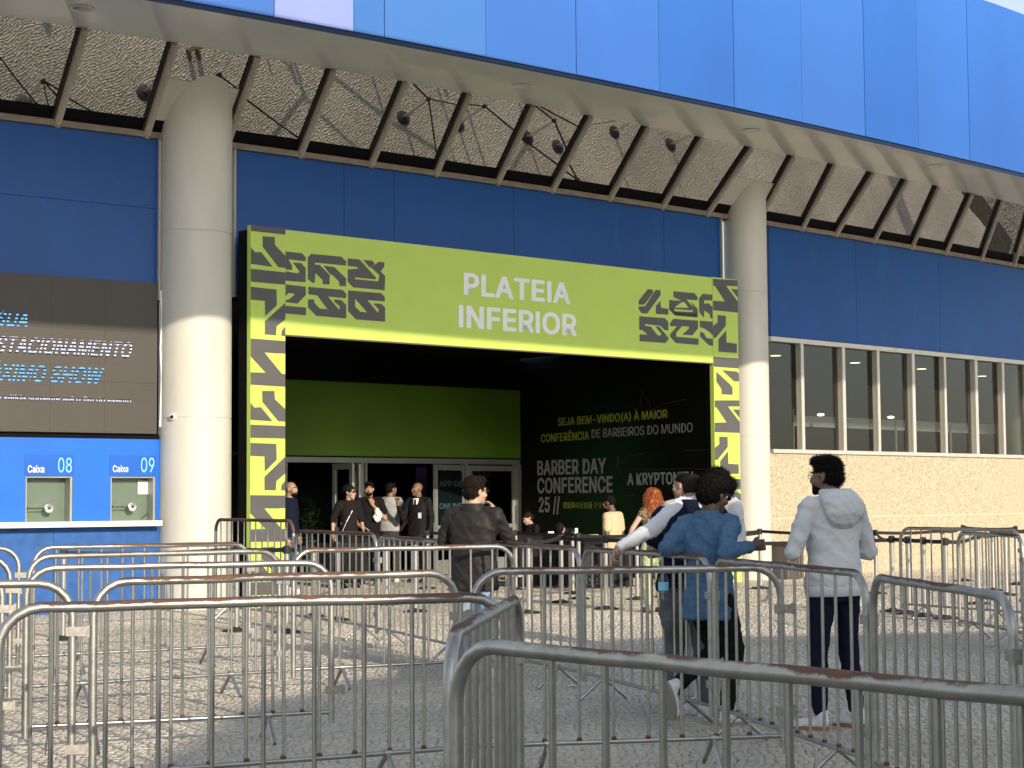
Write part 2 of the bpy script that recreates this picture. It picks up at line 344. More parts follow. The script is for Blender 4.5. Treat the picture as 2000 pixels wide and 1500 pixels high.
# ------------------------------------------------------------------ ground
def ground():
    gb = MB(); r = 350
    gb.add([(-r, -r, -.03), (r, -r, -.03), (r, r, -.03), (-r, r, -.03)], [(0, 1, 2, 3)])
    base = struct(gb.build('ground', M_far))
    jb = MB(); jb.add([(-13, 7, -.012), (24, 7, -.012), (24, 46, -.012), (-13, 46, -.012)], [(0, 1, 2, 3)])
    struct(jb.build('plaza_bed', M_joints))
    # little limestone setts laid in fans: jittered quads, each with a top and sloping sides
    step = .050; X0, X1, Y0, Y1 = -12., 23., 8., 45.
    nx = int((X1-X0)/step); ny = int((Y1-Y0)/step)
    gx, gy = np.meshgrid(np.arange(nx+1), np.arange(ny+1))
    x = X0 + gx*step; y = Y0 + gy*step
    y = y + .05*np.abs(np.sin(x*math.pi/.9+y*.5)) + .02*np.sin(x*5.1+y*1.7)
    x = x + .05*np.sin(y*2.3+x*1.3) + .02*np.sin(y*9+x*3)
    x = x + rng.uniform(-.02, .02, x.shape); y = y + rng.uniform(-.02, .02, x.shape)
    c = [np.stack([x[a:ny+a, b:nx+b], y[a:ny+a, b:nx+b]], -1).reshape(-1, 2) for a, b in ((0, 0), (0, 1), (1, 1), (1, 0))]
    P = np.stack(c, 1); cen = P.mean(1, keepdims=True)
    P = cen + (P-cen)*rng.uniform(.80, 1.02, (len(P), 4, 1))
    cx, cy = cen[:, 0, 0], cen[:, 0, 1]
    wall = np.array([g(a) for a in np.linspace(-14, 24, 400)]); gy_ = np.interp(cx, np.linspace(-14, 24, 400), wall)
    keep = (cy < gy_+.3) & ((np.abs(cx/np.maximum(cy, 1)) < .33) | (cy > 20)) & (cx < cy*.9-4)
    lob = (cy >= gy_+.3) & (cy < gy_+8.5) & (cx > -6) & (cx < 4)
    keep |= lob
    P = P[keep]; cx = cx[keep]; cy = cy[keep]
    big = np.where((np.abs(cx/cy) < .29) & (cy > 9.3))[0]; big = big[np.argsort(cy[big])][:300]
    isbig = np.zeros(len(P), bool); isbig[big] = True
    hgt = rng.uniform(-.0022, .0022, len(P)); tint = rng.random(len(P)).astype(np.float32)
    tint = np.clip(tint*.75+.2, 0, 1); dark = rng.random(len(P)) < .012; tint[dark] = 0
    print('setts', len(P))
    def mk(sel, name):
        n = sel.sum(); Q = P[sel]; ce = Q.mean(1, keepdims=True); top = ce+(Q-ce)*.9
        tilt = rng.uniform(-.0014, .0014, (n, 4))
        V = np.zeros((n, 8, 3)); V[:, :4, :2] = Q; V[:, :4, 2] = -.013; V[:, 4:, :2] = top; V[:, 4:, 2] = hgt[sel][:, None]+tilt
        fq = np.array([[4, 5, 6, 7], [0, 1, 5, 4], [1, 2, 6, 5], [2, 3, 7, 6], [3, 0, 4, 7]])
        Fc = (fq[None]+8*np.arange(n)[:, None, None]).reshape(-1, 4)
        me = bpy.data.meshes.new(name); me.vertices.add(n*8); me.vertices.foreach_set('co', V.reshape(-1))
        me.loops.add(Fc.size); me.loops.foreach_set('vertex_index', Fc.reshape(-1).astype(np.int32))
        me.polygons.add(len(Fc)); me.polygons.foreach_set('loop_start', np.arange(0, Fc.size, 4, dtype=np.int32))
        me.update(calc_edges=True)
        at = me.attributes.new('tint', 'FLOAT', 'POINT'); at.data.foreach_set('value', np.repeat(tint[sel], 8))
        me.materials.append(M_stone); return me
    me = mk(~isbig, 'paving_stones'); o = link_mesh('paving_stones', me, base); o['kind'] = 'stuff'
    for k in big:
        s = np.zeros(len(P), bool); s[k] = True
        link_mesh('paving_stone', mk(s, 'paving_stone'), base)
ground()

# ------------------------------------------------------------------ lettering
import os
FONT = None
try:
    FONT = bpy.data.fonts.load(os.path.join(bpy.utils.system_resource('DATAFILES', path='fonts'), 'Inter.woff2'))
except Exception:
    FONT = None
def text_mesh(txt, P_bl, P_br, height, nrm, mat, name='lettering', parent=None, bold=0., shear=0., proud=.004, thick=.003, slant_ok=False, lift=0):
    cu = bpy.data.curves.new('t', 'FONT'); cu.body = txt.replace('I', '\u04c0').replace('Í', '\u04c0') if FONT and ord(max(txt)) < 400 else txt; cu.shear = shear; cu.space_character = 1+bold*1.6; cu.resolution_u = 4
    ref = bpy.data.curves.new('r', 'FONT')
    if FONT and txt.isascii() or FONT and ord(max(txt)) < 400: cu.font = FONT; ref.font = FONT
    ref.body = 'H'
    o = bpy.data.objects.new('t', cu); r = bpy.data.objects.new('r', ref); C.objects.link(o); C.objects.link(r)
    bpy.context.view_layer.update(); dg = bpy.context.evaluated_depsgraph_get()
    me = bpy.data.meshes.new_from_object(o.evaluated_get(dg)); mr = bpy.data.meshes.new_from_object(r.evaluated_get(dg))
    bpy.data.objects.remove(o); bpy.data.objects.remove(r)
    cap = max(v.co.y for v in mr.vertices); base = min(v.co.y for v in mr.vertices)
    xs = [v.co.x for v in me.vertices]; x0, x1 = min(xs), max(xs)
    P_bl = Vector(P_bl); P_br = Vector(P_br)
    if not slant_ok:
        zz = (P_bl.z+P_br.z)/2; P_bl.z = zz; P_br.z = zz
    u = (P_br-P_bl)/(x1-x0); up = Vector((0, 0, height/(cap-base))); n = Vector(nrm).normalized()
    bm = bmesh.new(); bm.from_mesh(me)
    if bold > 0:
        base_geom = bm.verts[:]+bm.edges[:]+bm.faces[:]
        for q in range(8):
            d_ = bmesh.ops.duplicate(bm, geom=base_geom)
            for v in [e for e in d_['geom'] if isinstance(e, bmesh.types.BMVert)]:
                v.co.x += bold*1.25*math.cos(q*math.pi/4); v.co.y += bold*.9*math.sin(q*math.pi/4); v.co.z = .012*(q+1)
        x0 -= bold*1.25; x1 += bold*1.25; cap += bold*.9; base -= bold*.9
        u = (P_br-P_bl)/(x1-x0); up = Vector((0, 0, height/(cap-base)))
    for v in bm.verts: v.co = P_bl + u*(v.co.x-x0) + up*(v.co.y-base) + n*(proud+lift+v.co.z*.01)
    ex = bmesh.ops.extrude_face_region(bm, geom=bm.faces[:])
    for v in [e for e in ex['geom'] if isinstance(e, bmesh.types.BMVert)]: v.co -= n*thick
    bmesh.ops.recalc_face_normals(bm, faces=bm.faces); bm.to_mesh(me); bm.free()
    me.polygons.foreach_set('use_smooth', [False]*len(me.polygons))
    me.name = name; me.materials.clear(); me.materials.append(mat)
    ob = link_mesh(name, me, parent); return ob

# ------------------------------------------------------------------ the arena
B = thing('arena_building', 'round arena frontage with pale blue fascia, slanted mirror glazing and dark blue walls', 'building')
OF = D1+D2
def part(mb, name, m, parent=B, smooth=False, label=None): return mb.build(name, m, parent, smooth, label)

fl = [(352, 0), (500, 26), (695, 60), (1000, 127), (1250, 179), (1500, 230), (1750, 278), (2000, 326)]
def fy(px):
    for (a, ya), (b, yb) in zip(fl, fl[1:]):
        if px <= b or b == 2000: return ya + (yb-ya)*(px-a)/(b-a)
seams = [537, 695, 752, 940, 1111, 1271, 1419, 1557, 1690, 1805, 1917]
sx_ = [near(at_z(p, fy(p), ZS+.07)) for p in seams]
sx_ = [sx_[0]-5.2, sx_[0]-3.5, sx_[0]-1.75] + sx_ + [sx_[-1]+1.75*i for i in range(1, 7)]
ZF = hit_wall(2000, 30, OF).z
fcol = [(0.042, 0.167, 0.513), (0.042, 0.172, 0.513), (0.039, 0.172, 0.525), (0.113, 0.273, 0.578), (0.043, 0.194, 0.525), (0.050, 0.204, 0.539), (0.040, 0.177, 0.539), (0.039, 0.172, 0.539), (0.027, 0.151, 0.499), (0.034, 0.167, 0.525), (0.037, 0.167, 0.513), (0.025, 0.146, 0.486), (0.033, 0.161, 0.513), (0.029, 0.151, 0.492)]
fcol = [(r_*.9, g_*.86, b_*.97) for r_, g_, b_ in fcol]; fcol[3] = (.24, .31, .70)
for i in range(len(sx_)-1):
    mb = MB(); mb.cslab(sx_[i]+.004, sx_[i+1]-.004, OF+.03+.004*(i % 2), OF-.1, ZS+.075, ZF, 3)
    o = part(mb, 'fascia_panel', M_fascia); o.color = (*fcol[min(i, 13) if i < 14 else 8+i % 6], 1)
XL, XR = sx_[0], sx_[-1]
mb = MB(); mb.cslab(XL, XR, OF, OF-.12, ZS+.001, ZS+.078); part(mb, 'fascia_lip', M_navy)
mb = MB(); mb.cslab(XL, XR, OF-.003, D1-.05, ZS, ZS+.06); part(mb, 'soffit', M_soffit)
mb = MB(); mb.cslab(XL, XR, OF-.1, OF-.3, ZS+.08, ZF-.05); part(mb, 'fascia_backing', M_navy)
# corrugated roof behind the fascia
mb = MB(); n = 360; vs = []
for i in range(n+1):
    x = XL + (XR-XL)*i/n; dz = .05*(i % 2)
    vs += [wp(x, OF-.2, ZF-.1+dz), wp(x, OF-14, ZF+8+dz)]
mb.add(vs, [(2*i, 2*i+2, 2*i+3, 2*i+1) for i in range(n)]); part(mb, 'corrugated_roof', M_roof)
for px, py in ((160, 15), (1020, 167), (1467, 254), (1830, 323)):
    p = at_z(px, py, ZS); mb = MB(); mb.lathe([(.155, -.006), (.16, -.012), (.125, -.012), (.12, .0)], p + Vector((0, 0, -.002)), 28, cap=False)
    part(mb, 'downlight', M_white, smooth=True)
    mb = MB(); mb.lathe([(.12, -.004), (.06, .0), (.02, .001)], p + Vector((0, 0, -.003)), 24); lens = part(mb, 'downlight_lens', M_lampdim if px > 200 else M_spk, smooth=True)
# beams and panes
ZG = ZT+.09
def slope(x, f, push=0):
    n = wn(x); h = ZS-ZG; q = Vector((n.x*h, n.y*h, -D1)).normalized()      # outward/down normal of the glazing
    p = wp(x, D1*f, ZG+h*f); return p + q*push
beams = [((128, 240), (158, 58)), ((305, 262), (335, 85)), ((465, 282), (505, 108)), ((597, 305), (652, 134)), ((732, 325), (787, 160)), ((858, 343), (913, 182)), ((978, 360), (1037, 205)), ((1088, 375), (1150, 226)), ((1198, 392), (1258, 248)), ((1300, 408), (1365, 268)), ((1397, 420), (1462, 287)), ((1488, 437), (1555, 302)), ((1565, 452), (1637, 318)), ((1636, 462), (1712, 334)), ((1705, 475), (1785, 347)), ((1775, 488), (1850, 360)), ((1835, 500), (1912, 375)), ((1895, 513), (1973, 388)), ((1952, 525), (2030, 401))]
bx = [(near(at_z(*a, ZT)), near(at_z(*b, ZS))) for a, b in beams]
bx = [(bx[0][0]-2.4, bx[0][1]-2.4), (bx[0][0]-1.2, bx[0][1]-1.2)] + bx + [(bx[-1][0]+.95*i, bx[-1][1]+.95*i) for i in range(1, 6)]
for i, (xa, xb) in enumerate(bx):
    mb = MB(); A0 = slope(xa, -.045); B0 = slope(xb, 1.0)
    t = Vector((-wn(xa).y, wn(xa).x, 0)); q = slope(xa, 0, 1)-slope(xa, 0)
    for hw, q0, q1 in ((.050, -.03, .05), (.042, .05, .085), (.014, .085, .097)):
        vs = []
        for P0 in (A0, B0):
            for a, b in ((-hw, q0), (hw, q0), (hw, q1), (-hw, q1)): vs.append(P0 + t*a + q*b)
        mb.add(vs, [(0, 1, 5, 4), (1, 2, 6, 5), (2, 3, 7, 6), (3, 0, 4, 7), (0, 3, 2, 1), (4, 5, 6, 7)])
    bmo = part(mb, 'glazing_beam', M_mul)
    mb = MB(); vs = []
    sg = -1 if (t.x > 0) else 1
    for P0 in (slope(xa, .01), B0):
        for a, b in ((.051, -.02), (.083, -.02), (.083, .045), (.051, .045)): vs.append(P0 + t*a*sg + q*b)
    mb.add(vs, [(0, 1, 5, 4), (1, 2, 6, 5), (2, 3, 7, 6), (3, 0, 4, 7), (0, 3, 2, 1), (4, 5, 6, 7)]); mb.build('beam_shade_strip', M_shadegap, bmo)  # black strip paints the beam's shaded side and its dark mirror image
def strip(xa0, xb0, xa1, xb1, f0, f1, push, mat, name):
    vs = []
    for f in (f0, f1):
        for xa, xb in ((xa0, xb0), (xa1, xb1)):
            x = xa+(xb-xa)*f; vs += [slope(x, f, push), slope(x, f, push-.02)]
    mb = MB(); mb.add(vs, [(0, 2, 6, 4), (1, 5, 7, 3), (0, 1, 3, 2), (4, 6, 7, 5), (0, 4, 5, 1), (2, 3, 7, 6)]); return part(mb, name, mat)
for i in range(len(bx)-1):
    (a0, b0), (a1, b1) = bx[i], bx[i+1]
    strip(a0, b0, a1, b1, -.02, .15, .0, M_black, 'pane_gasket')
    f0 = .15
    if i in (3, 12):
        f0 = .62 if i == 3 else .56
        strip(a0, b0, a1, b1, .15, f0-.005, .01, M_col, 'column_head_plate')
    strip(a0, b0, a1, b1, f0, 1.0, .0, M_mirror, 'glass_pane')
mb = MB(); mb.cslab(XL, XR, .06, -.2, ZT+.002, ZT+.088); part(mb, 'glazing_sill', M_sill)
mb = MB(); mb.cslab(XL, XR, -.12, -.3, ZT+.1, ZS+.4); part(mb, 'inner_wall', M_black)
# blue walls
xa_l = wx(309, 280); xm0 = wx(460, 300); xm1 = wx(1410, 430); xr0 = wx(1502, 450)
def wall_panels(xs, z0, z1, m=M_blue, o0=0):
    for a, b in zip(xs, xs[1:]):
        mb = MB(); mb.cslab(a+.003, b-.003, o0, -.25, z0, z1-.002); part(mb, 'wall_panel', m)
zs_ = wz(150, 392)
wall_panels([XL, XL+2.6, xa_l], ZB, zs_-.004); wall_panels([XL, XL+2.6, xa_l], zs_, ZT)
zm = wz(470, 578)
wall_panels([xm0, wx(672, 450), wx(770, 460), wx(1004, 450), wx(1297, 500), xm1], zm, ZT)
wall_panels([xr0, wx(1673, 600), wx(1835, 600), wx(2010, 620), XR], ZB, ZT)
for px, py, z0 in ((312.5, 400, 4.28), (459.5, 400, zm-.02), (1411, 480, zm)):
    x = wx(px, py, .05); mb = MB(); mb.cslab(x-.012, x+.012, .05, -.2, z0, ZT-.004, 1); part(mb, 'edge_trim', M_mul)
# columns
for px, py, r, rings, lab in ((380.5, 1197, .505, ((390, 448), (390, 815)), None), (1462, 1143, .392, ((1458, 568), (1470, 852)), None)):
    d = (ray(px, 900)); oc = .10; xc = wx(px, 900, oc); c = wp(xc, oc)
    yc = c.y; prof = [(r, 0)]
    for qx, qy in rings[::-1]:
        z = at_y(qx, qy, yc-r).z; prof += [(r, z-.012), (r-.008, z-.006), (r-.008, z+.002), (r, z+.008)]
    prof += [(r, 8.2)]
    mb = MB(); mb.lathe(prof, c, 48); part(mb, 'column', M_col, smooth=True)
    if px < 500: COL1 = c
    else: COL2 = c
mb = MB(); pc = at_y(338, 814, COL1.y-.47); dirc = Vector((-.35, -.93, -.1)).normalized()
mb.tube([pc-dirc*.14, pc+dirc*.03], .042, 14); mb.ell(pc-dirc*.07, (.06, .06, .06)); cm = mb.build('security_camera', M_white, None, True)
tag(cm, 'small white security camera fixed to the side of the large left column', 'camera')
mb = MB(); mb.tube([pc+dirc*.028, pc+dirc*.04], .026, 12); mb.build('lens', M_rubber, cm)

# ticket office below the screen
XT = wx(312, 940); zc0, zc1 = wz(200, 1029, .22), wz(200, 1018, .22); z_bb, z_bt = wz(200, 856), wz(200, 847)
mb = MB(); mb.cslab(XL, XT, -.02, -.3, z_bb, z_bt); part(mb, 'black_band', M_black)
T = thing('ticket_office', 'bright blue ticket counter wall with two glazed cashier windows left of the big column', 'ticket office')
w1 = (wx(50, 970), wx(142, 970)); w2 = (wx(216, 970), wx(304, 970)); zo0, zo1 = zc1, wz(100, 930)
xs = [XL, w1[0]-1.35, w1[0]-.62, w1[0], w1[1], w2[0], w2[1], XT]
mb = MB()
for a, b, in ((XL, w1[0]-1.35), (w1[0]-.62, w1[0]), (w1[1], w2[0]), (w2[1], XT)): mb.cslab(a, b, 0, -.22, zo0, zo1)
mb.cslab(XL, XT, 0, -.22, zo1, z_bb-.004); mb.build('counter_wall', M_blue2, T)
mb = MB(); mb.cslab(XL, wx(103, 1100), .02, -.22, 0, zc0); mb.build('base_panel', M_blue3, T)
mb = MB(); mb.cslab(wx(103, 1100)+.004, XT+.02, .02, -.22, 0, zc0); mb.build('base_panel', M_blue3, T)
mb = MB(); mb.cslab(XL, wx(102, 1020, .2)-.002, .24, -.2, zc0+.002, zc1); mb.build('counter_slab', M_stain, T)
mb = MB(); mb.cslab(wx(102, 1020, .2)+.002, wx(316, 1020, .22), .24, -.2, zc0+.002, zc1); mb.build('counter_slab', M_stain, T)
mb = MB(); mb.cslab(XL, XT+.1, -.23, -.6, 0, z_bb); mb.build('rear_wall', M_black, T)
for k, (a, b) in enumerate((w1, w2)):
    wnd = MB(); n = wn(a); dz = zo1-zo0
    wnd.cslab(a, b, -.195, -.2, zo0, zo1, 1); wn_ = wnd.build('ticket_window', M_glassgreen, T)
    mb = MB(); mb.cslab(b-.028, b-.002, -.01, -.19, zo0+.003, zo1-.002, 1); mb.cslab(a+.002, b-.03, -.015, -.19, zo1-.022, zo1-.003, 1); mb.cslab(a+.002, a+.016, -.01, -.19, zo0+.003, zo1-.024, 1); mb.build('frame', M_alug, wn_)
    px, py = ((95, 993), (258, 990))[k]
    ce = hit_wall(px, py, -.05); tn = wn(a)
    Mq = tn.to_track_quat('Z', 'Y').to_matrix(); mb = MB()
    for r0, z0, r1, z1 in ((.062, 0, .062, .02), (.062, .02, .05, .026), (.05, .024, .0, .02)): 
        vs = [ce+Mq @ Vector((rr*math.cos(2*math.pi*q/24), rr*math.sin(2*math.pi*q/24), zz)) for rr, zz in ((r0, z0), (r1, z1)) for q in range(24)]
        mb.add(vs, [(q, (q+1) % 24, 24+(q+1) % 24, 24+q) for q in range(24)])
    mb.build('intercom', M_spk, wn_, True)
    mb = MB(); mb.ell(ce+tn*.025, (.018, .018, .018)); e = hit_wall((52, 218)[k], (993, 990)[k], -.05); mb.tube([e, ce-tn*.01], .006, 6); mb.ell(e, (.02, .02, .02)); mb.build('intercom_arm', M_rubber, wn_)
    if k:
        pp = hit_wall(282, 952, -.18); u = Vector((-tn.y, tn.x, 0)); mb = MB(); mb.box(pp, (.2, .004, .19), math.atan2(u.y, u.x)); mb.build('notice_paper', M_paper, wn_)
        mb = MB(); a_ = hit_wall(276, 1013, -.17); b_ = hit_wall(292, 1000, -.17); c_ = hit_wall(296, 985, -.17); mb.tube([a_, b_, c_], .006, 6); mb.build('cable', M_rubber, wn_)
    # sign over the window
    x0, x1 = wx((48, 214)[k], 905, .004), wx((145, 305)[k], 905, .004); mb = MB(); mb.cslab(x0, x1, .004, -.003, zo1+.004, wz(95, 888), 1)
    sg = mb.build('window_sign', pm('sign_blue', (.004, .105, .52), .4), T)
    for txt, l, r, yb, yt, mm, bd in (('Caixa', (54, 220)[k], (86, 250)[k], (923, 922)[k], 909, M_white, .012), (('08', '09')[k], (113, 275)[k], (140, 301)[k], (922.5, 922)[k], 894, M_lblue, -.012)):
        Pl = hit_wall(l, yb, .006); Pr = hit_wall(r, yb, .006); h = hit_wall(l, yt, .006).z-Pl.z
        text_mesh(txt, Pl, Pr, h, wn(near(Pl)), mm, 'lettering', sg, bold=bd, proud=.006)

# LED screen
LS = thing('led_screen', 'large grey LED screen with broken blue and white text above the ticket counter', 'screen')
zl0, zl1 = wz(150, 845)+.0, wz(150, 543); xe = wx(307, 700, .05); nc = 9; cw = .62
for i in range(nc):
    for j in range(3):
        a = xe-(i+1)*cw; h = (zl1-zl0)/3; mb = MB(); mb.cslab(a+.0008, a+cw-.0008, .05+.0015*((i*3+j*5) % 3), -.05, zl0+j*h+.0008, zl0+(j+1)*h-.0008, 1); mb.build('led_module', M_led, LS)
for txt, l, r, ylb, yrb, h_, mm in (('SUA', -12, 53, 636, 640, 30, M_ledb), ('VAGA DE ESTACIONAMENTO', -178, 258, 684, 700, 31, M_ledw), ('PRÓXIMO SHOW', -68, 203, 742, 750, 31, M_ledb), ('A autorização de estacionamento é válida somente até o fim do evento', -330, 256, 780, 787, 9, M_ledw)):
    Pr = hit_wall(r, yrb, .056); t = Vector((-wn(near(Pr)).y, wn(near(Pr)).x, 0)); xl = near(Pr)
    for _ in range(60):
        Pl = wp(xl, .056, Pr.z)
        d = Pl-CO; 
        if d.x/d.y*CF+1000 <= l or xl < XL+.3: break
        xl -= .05
    h = h_*(Pr.y/CF)
    o = text_mesh(txt, Pl, Pr, h, wn(near(Pr)), mm, 'led_text', LS, bold=.015, shear=.35 if h_ > 10 else 0, proud=.0, lift=0)
    me = o.data
    for v in me.vertices:      # wrap on to the curved face
        x = near(v.co); q = wp(x, .058 + (offs(v.co)-offs(Pr)) if False else .0585, v.co.z); v.co = q if (v.index % 2 == 0) or True else q
mb = MB(); pts = [wp(xe+.035, .06, zl1-.1), wp(xe+.05, .06, zl1-.5), wp(xe+.03, .07, zl1-.9), wp(xe+.05, .06, zl1-1.3), wp(xe+.035, .06, zl0+.1)]; mb.tube(pts, .013, 8); tag(mb.build('cable_conduit', M_white, None, True), 'thin wavy white cable between the LED screen and the left column', 'cable')

# ribbon windows and aggregate wall on the right
xw0 = wx(1505, 780); XRW = XR-.5
def mul(px0, px1, o0=.03, o1=-.16, z0=ZW+.07, z1=ZB-.10, m=M_alu):
    a, b = wx(px0, 790, o0), wx(px1, 790, o0); mb = MB(); mb.cslab(a, b, o0, o1, z0, z1, 1); return mb, a, b
mp_ = [(1566, 1571.5, .10), (1647, 1652.5, .17), (1715, 1719.5, .10), (1783, 1788.5, .17), (1845.5, 1849.5, .10), (1906, 1911, .17), (1959, 1963, .10), (2009, 2014, .17)]
edges = [(xw0-.08, xw0)]
for a, b, dp in mp_:
    mb, xa, xb = mul(a, b, .03, .0); part(mb, 'window_mullion', M_alu); edges.append((xa, xb))
    mb = MB(); mb.cslab(xa+.002, xb-.002, -.001, -dp, ZW+.07, ZB-.1, 1); part(mb, 'mullion_fin', M_mul)
edges.append((XRW, XRW+.1))
mb = MB(); mb.cslab(xw0, XRW, .035, -.2, ZB-.098, ZB-.012); part(mb, 'window_head', M_alu)
mb = MB(); mb.cslab(xw0, XRW, .05, -.2, ZW-.002, ZW+.068); part(mb, 'window_sill', M_alu)
mb = MB(); mb.cslab(xw0, XRW, .02, -.02, ZB-.011, ZB-.001); part(mb, 'head_gap', M_shadegap)
for (a, b), (c, d) in zip(edges, edges[1:]):
    mb = MB(); mb.cslab(b+.0, c-.0, -.092, -.096, ZW+.07, ZB-.1, 1); part(mb, 'window_pane', M_glass)
zj = wz(1700, 1009)
mb = MB(); mb.cslab(xw0-.1, XRW, 0, -.3, zj+.012, ZW-.004); part(mb, 'aggregate_wall', M_agg)
mb = MB(); mb.cslab(xw0-.1, XRW, -.004, -.3, zj-.008, zj+.011); part(mb, 'wall_joint', M_joint)
mb = MB(); mb.cslab(xw0-.1, XRW, 0, -.3, 0, zj-.009); part(mb, 'aggregate_wall', M_agg)
# room behind the ribbon windows
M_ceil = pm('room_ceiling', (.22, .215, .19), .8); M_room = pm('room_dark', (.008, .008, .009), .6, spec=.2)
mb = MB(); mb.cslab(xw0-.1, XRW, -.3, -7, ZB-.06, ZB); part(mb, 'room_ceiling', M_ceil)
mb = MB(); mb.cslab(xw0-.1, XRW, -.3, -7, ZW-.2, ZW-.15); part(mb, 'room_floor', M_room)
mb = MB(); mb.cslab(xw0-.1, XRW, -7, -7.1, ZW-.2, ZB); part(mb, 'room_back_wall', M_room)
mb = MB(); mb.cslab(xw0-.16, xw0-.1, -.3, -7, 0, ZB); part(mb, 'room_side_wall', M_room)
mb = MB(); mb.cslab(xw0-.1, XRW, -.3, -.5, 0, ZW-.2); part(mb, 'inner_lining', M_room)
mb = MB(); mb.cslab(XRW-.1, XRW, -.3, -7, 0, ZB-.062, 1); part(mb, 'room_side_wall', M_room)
IR = thing('inner_railing', 'white parapet rail on posts seen through the ribbon windows', 'railing')
xi0, xi1 = wx(1549, 820, -2), wx(1960, 840, -2); zi0, zi1 = wz(1700, 838, -2), wz(1700, 818, -2)
mb = MB(); mb.cslab(xi0, xi1, -2, -2.04, zi0, zi1); mb.build('parapet_panel', M_white, IR)
for px in (1550, 1637, 1750, 1857, 1948):
    x = wx(px, 850, -1.97); mb = MB(); mb.cslab(x-.02, x+.02, -1.96, -1.99, ZW-.15, zi1+(.12 if px == 1550 else .02), 1); mb.build('post', M_alu, IR)
for px, py in ((1515, 695), (1670, 709), (1800, 721), (1918, 735)):
    p = at_z(px, py, ZB-.066); mb = MB(); mb.lathe([(.11, 0), (.11, .004)], p, 20); part(mb, 'ceiling_lamp', M_lamp)
for px, py in ((1603, 810), (1740, 815), (1943, 829)):
    p = hit_wall(px, py, -5); mb = MB(); mb.ell(p, (.09, .09, .035)); part(mb, 'pendant_lamp', M_lampdim if px > 1900 else M_lamp, smooth=True)
    mb = MB(); mb.tube([p, Vector((p.x, p.y, ZB-.06))], .008, 6); part(mb, 'pendant_cord', M_rubber)
xx = wx(1990, 800, -1.2); mb = MB(); mb.lathe([(.3, ZW-.15), (.3, ZB-.06)], wp(xx, -1.2), 24); part(mb, 'inner_column', M_col, smooth=True)

# lobby
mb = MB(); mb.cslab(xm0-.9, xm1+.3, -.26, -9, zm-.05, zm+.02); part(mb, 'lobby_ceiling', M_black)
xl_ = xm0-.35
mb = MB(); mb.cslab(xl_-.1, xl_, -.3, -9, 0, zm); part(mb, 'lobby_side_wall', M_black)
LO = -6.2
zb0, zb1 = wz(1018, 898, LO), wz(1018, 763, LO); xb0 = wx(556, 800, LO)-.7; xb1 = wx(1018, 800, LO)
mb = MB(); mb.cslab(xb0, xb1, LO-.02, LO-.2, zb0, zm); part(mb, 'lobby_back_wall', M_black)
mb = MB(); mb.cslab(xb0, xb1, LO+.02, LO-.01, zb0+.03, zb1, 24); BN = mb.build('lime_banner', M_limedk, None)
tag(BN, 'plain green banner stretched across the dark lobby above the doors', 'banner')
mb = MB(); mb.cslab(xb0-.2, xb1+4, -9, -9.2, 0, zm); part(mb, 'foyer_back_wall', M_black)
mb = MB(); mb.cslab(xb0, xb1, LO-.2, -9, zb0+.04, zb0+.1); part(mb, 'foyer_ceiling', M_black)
# doors
DR = thing('entrance_doors', 'row of grey aluminium framed glass doors under the green banner, some standing open', 'doors')
mb = MB(); mb.cslab(xb0, xb1, LO+.0, LO-.12, zb0-.10, zb0); mb.build('door_head', M_alug, DR)
def dpost(p0, p1, name='door_post'):
    a, b = wx(p0, 960, LO), wx(p1, 960, LO); mb = MB(); mb.cslab(a, b, LO+.04, LO-.12, 0, zb0-.102, 1); return mb.build(name, M_alug, DR)
for p in ((703, 709), (711, 715), (907, 912), (1008, 1016), (557, 559)): dpost(*p)
def leaf(pa, pb, oa, ob, label=None, poster=None, z0=.02):
    """one hinged leaf from plan pixel pa at offset oa to pb at offset ob"""
    A = hit_wall(pa, 960, oa); Bp = hit_wall(pb, 960, ob); A.z = 0; Bp.z = 0; d = (Bp-A); L_ = d.length; an = math.atan2(d.y, d.x)
    h = zb0-.13; M = Matrix.Translation(A) @ Matrix.Rotation(an, 4, 'Z')
    def bxx(mb, x0, x1, za, zb_, t=.045):
        vs = [M @ Vector((x, y, z)) for z in (za, zb_) for y in (-t/2, t/2) for x in (x0, x1)]; mb.add(vs, [(0, 2, 3, 1), (4, 5, 7, 6), (0, 1, 5, 4), (2, 6, 7, 3), (0, 4, 6, 2), (1, 3, 7, 5)])
    s = .11; mb = MB(); bxx(mb, 0, s, z0, h); bxx(mb, L_-s, L_, z0, h); bxx(mb, s, L_-s, z0, .30); bxx(mb, s, L_-s, h-s, h); bxx(mb, s, L_-s, .9, .98)
    dl = mb.build('door_leaf', M_alug, DR, label=label)
    mb = MB(); bxx(mb, s, L_-s, .301, .899, .008); bxx(mb, s, L_-s, .981, h-s-.001, .008); mb.build('door_glass', M_glassd, dl)
    mb = MB(); bxx(mb, L_-s*.7, L_-s*.4, 1.0, 1.35, .12); mb.build('handle', M_chrome, dl); return dl, M, L_, h
leaf(651, 690, LO+.15, LO+.9, 'door leaf standing open')
leaf(690, 703, LO-.1, LO+.2)
dl, Md, Ld, hd = leaf(848, 906, LO+.55, LO+.1)
pst = MB(); vs = [Md @ Vector((x, -.03, z)) for z in (1.0, hd-.14) for x in (.13, Ld-.13)]; vs2 = [Md @ Vector((x, -.012, z)) for z in (1.0, hd-.14) for x in (.13, Ld-.13)]
pst.add(vs+vs2, [(0, 1, 3, 2), (4, 6, 7, 5), (0, 4, 5, 1), (2, 3, 7, 6), (0, 2, 6, 4), (1, 5, 7, 3)]); ps = pst.build('door_poster', pm('poster_teal', (.003, .008, .011), .7, spec=.1), dl)
nd = (Md.to_3x3() @ Vector((0, -1, 0))).normalized()
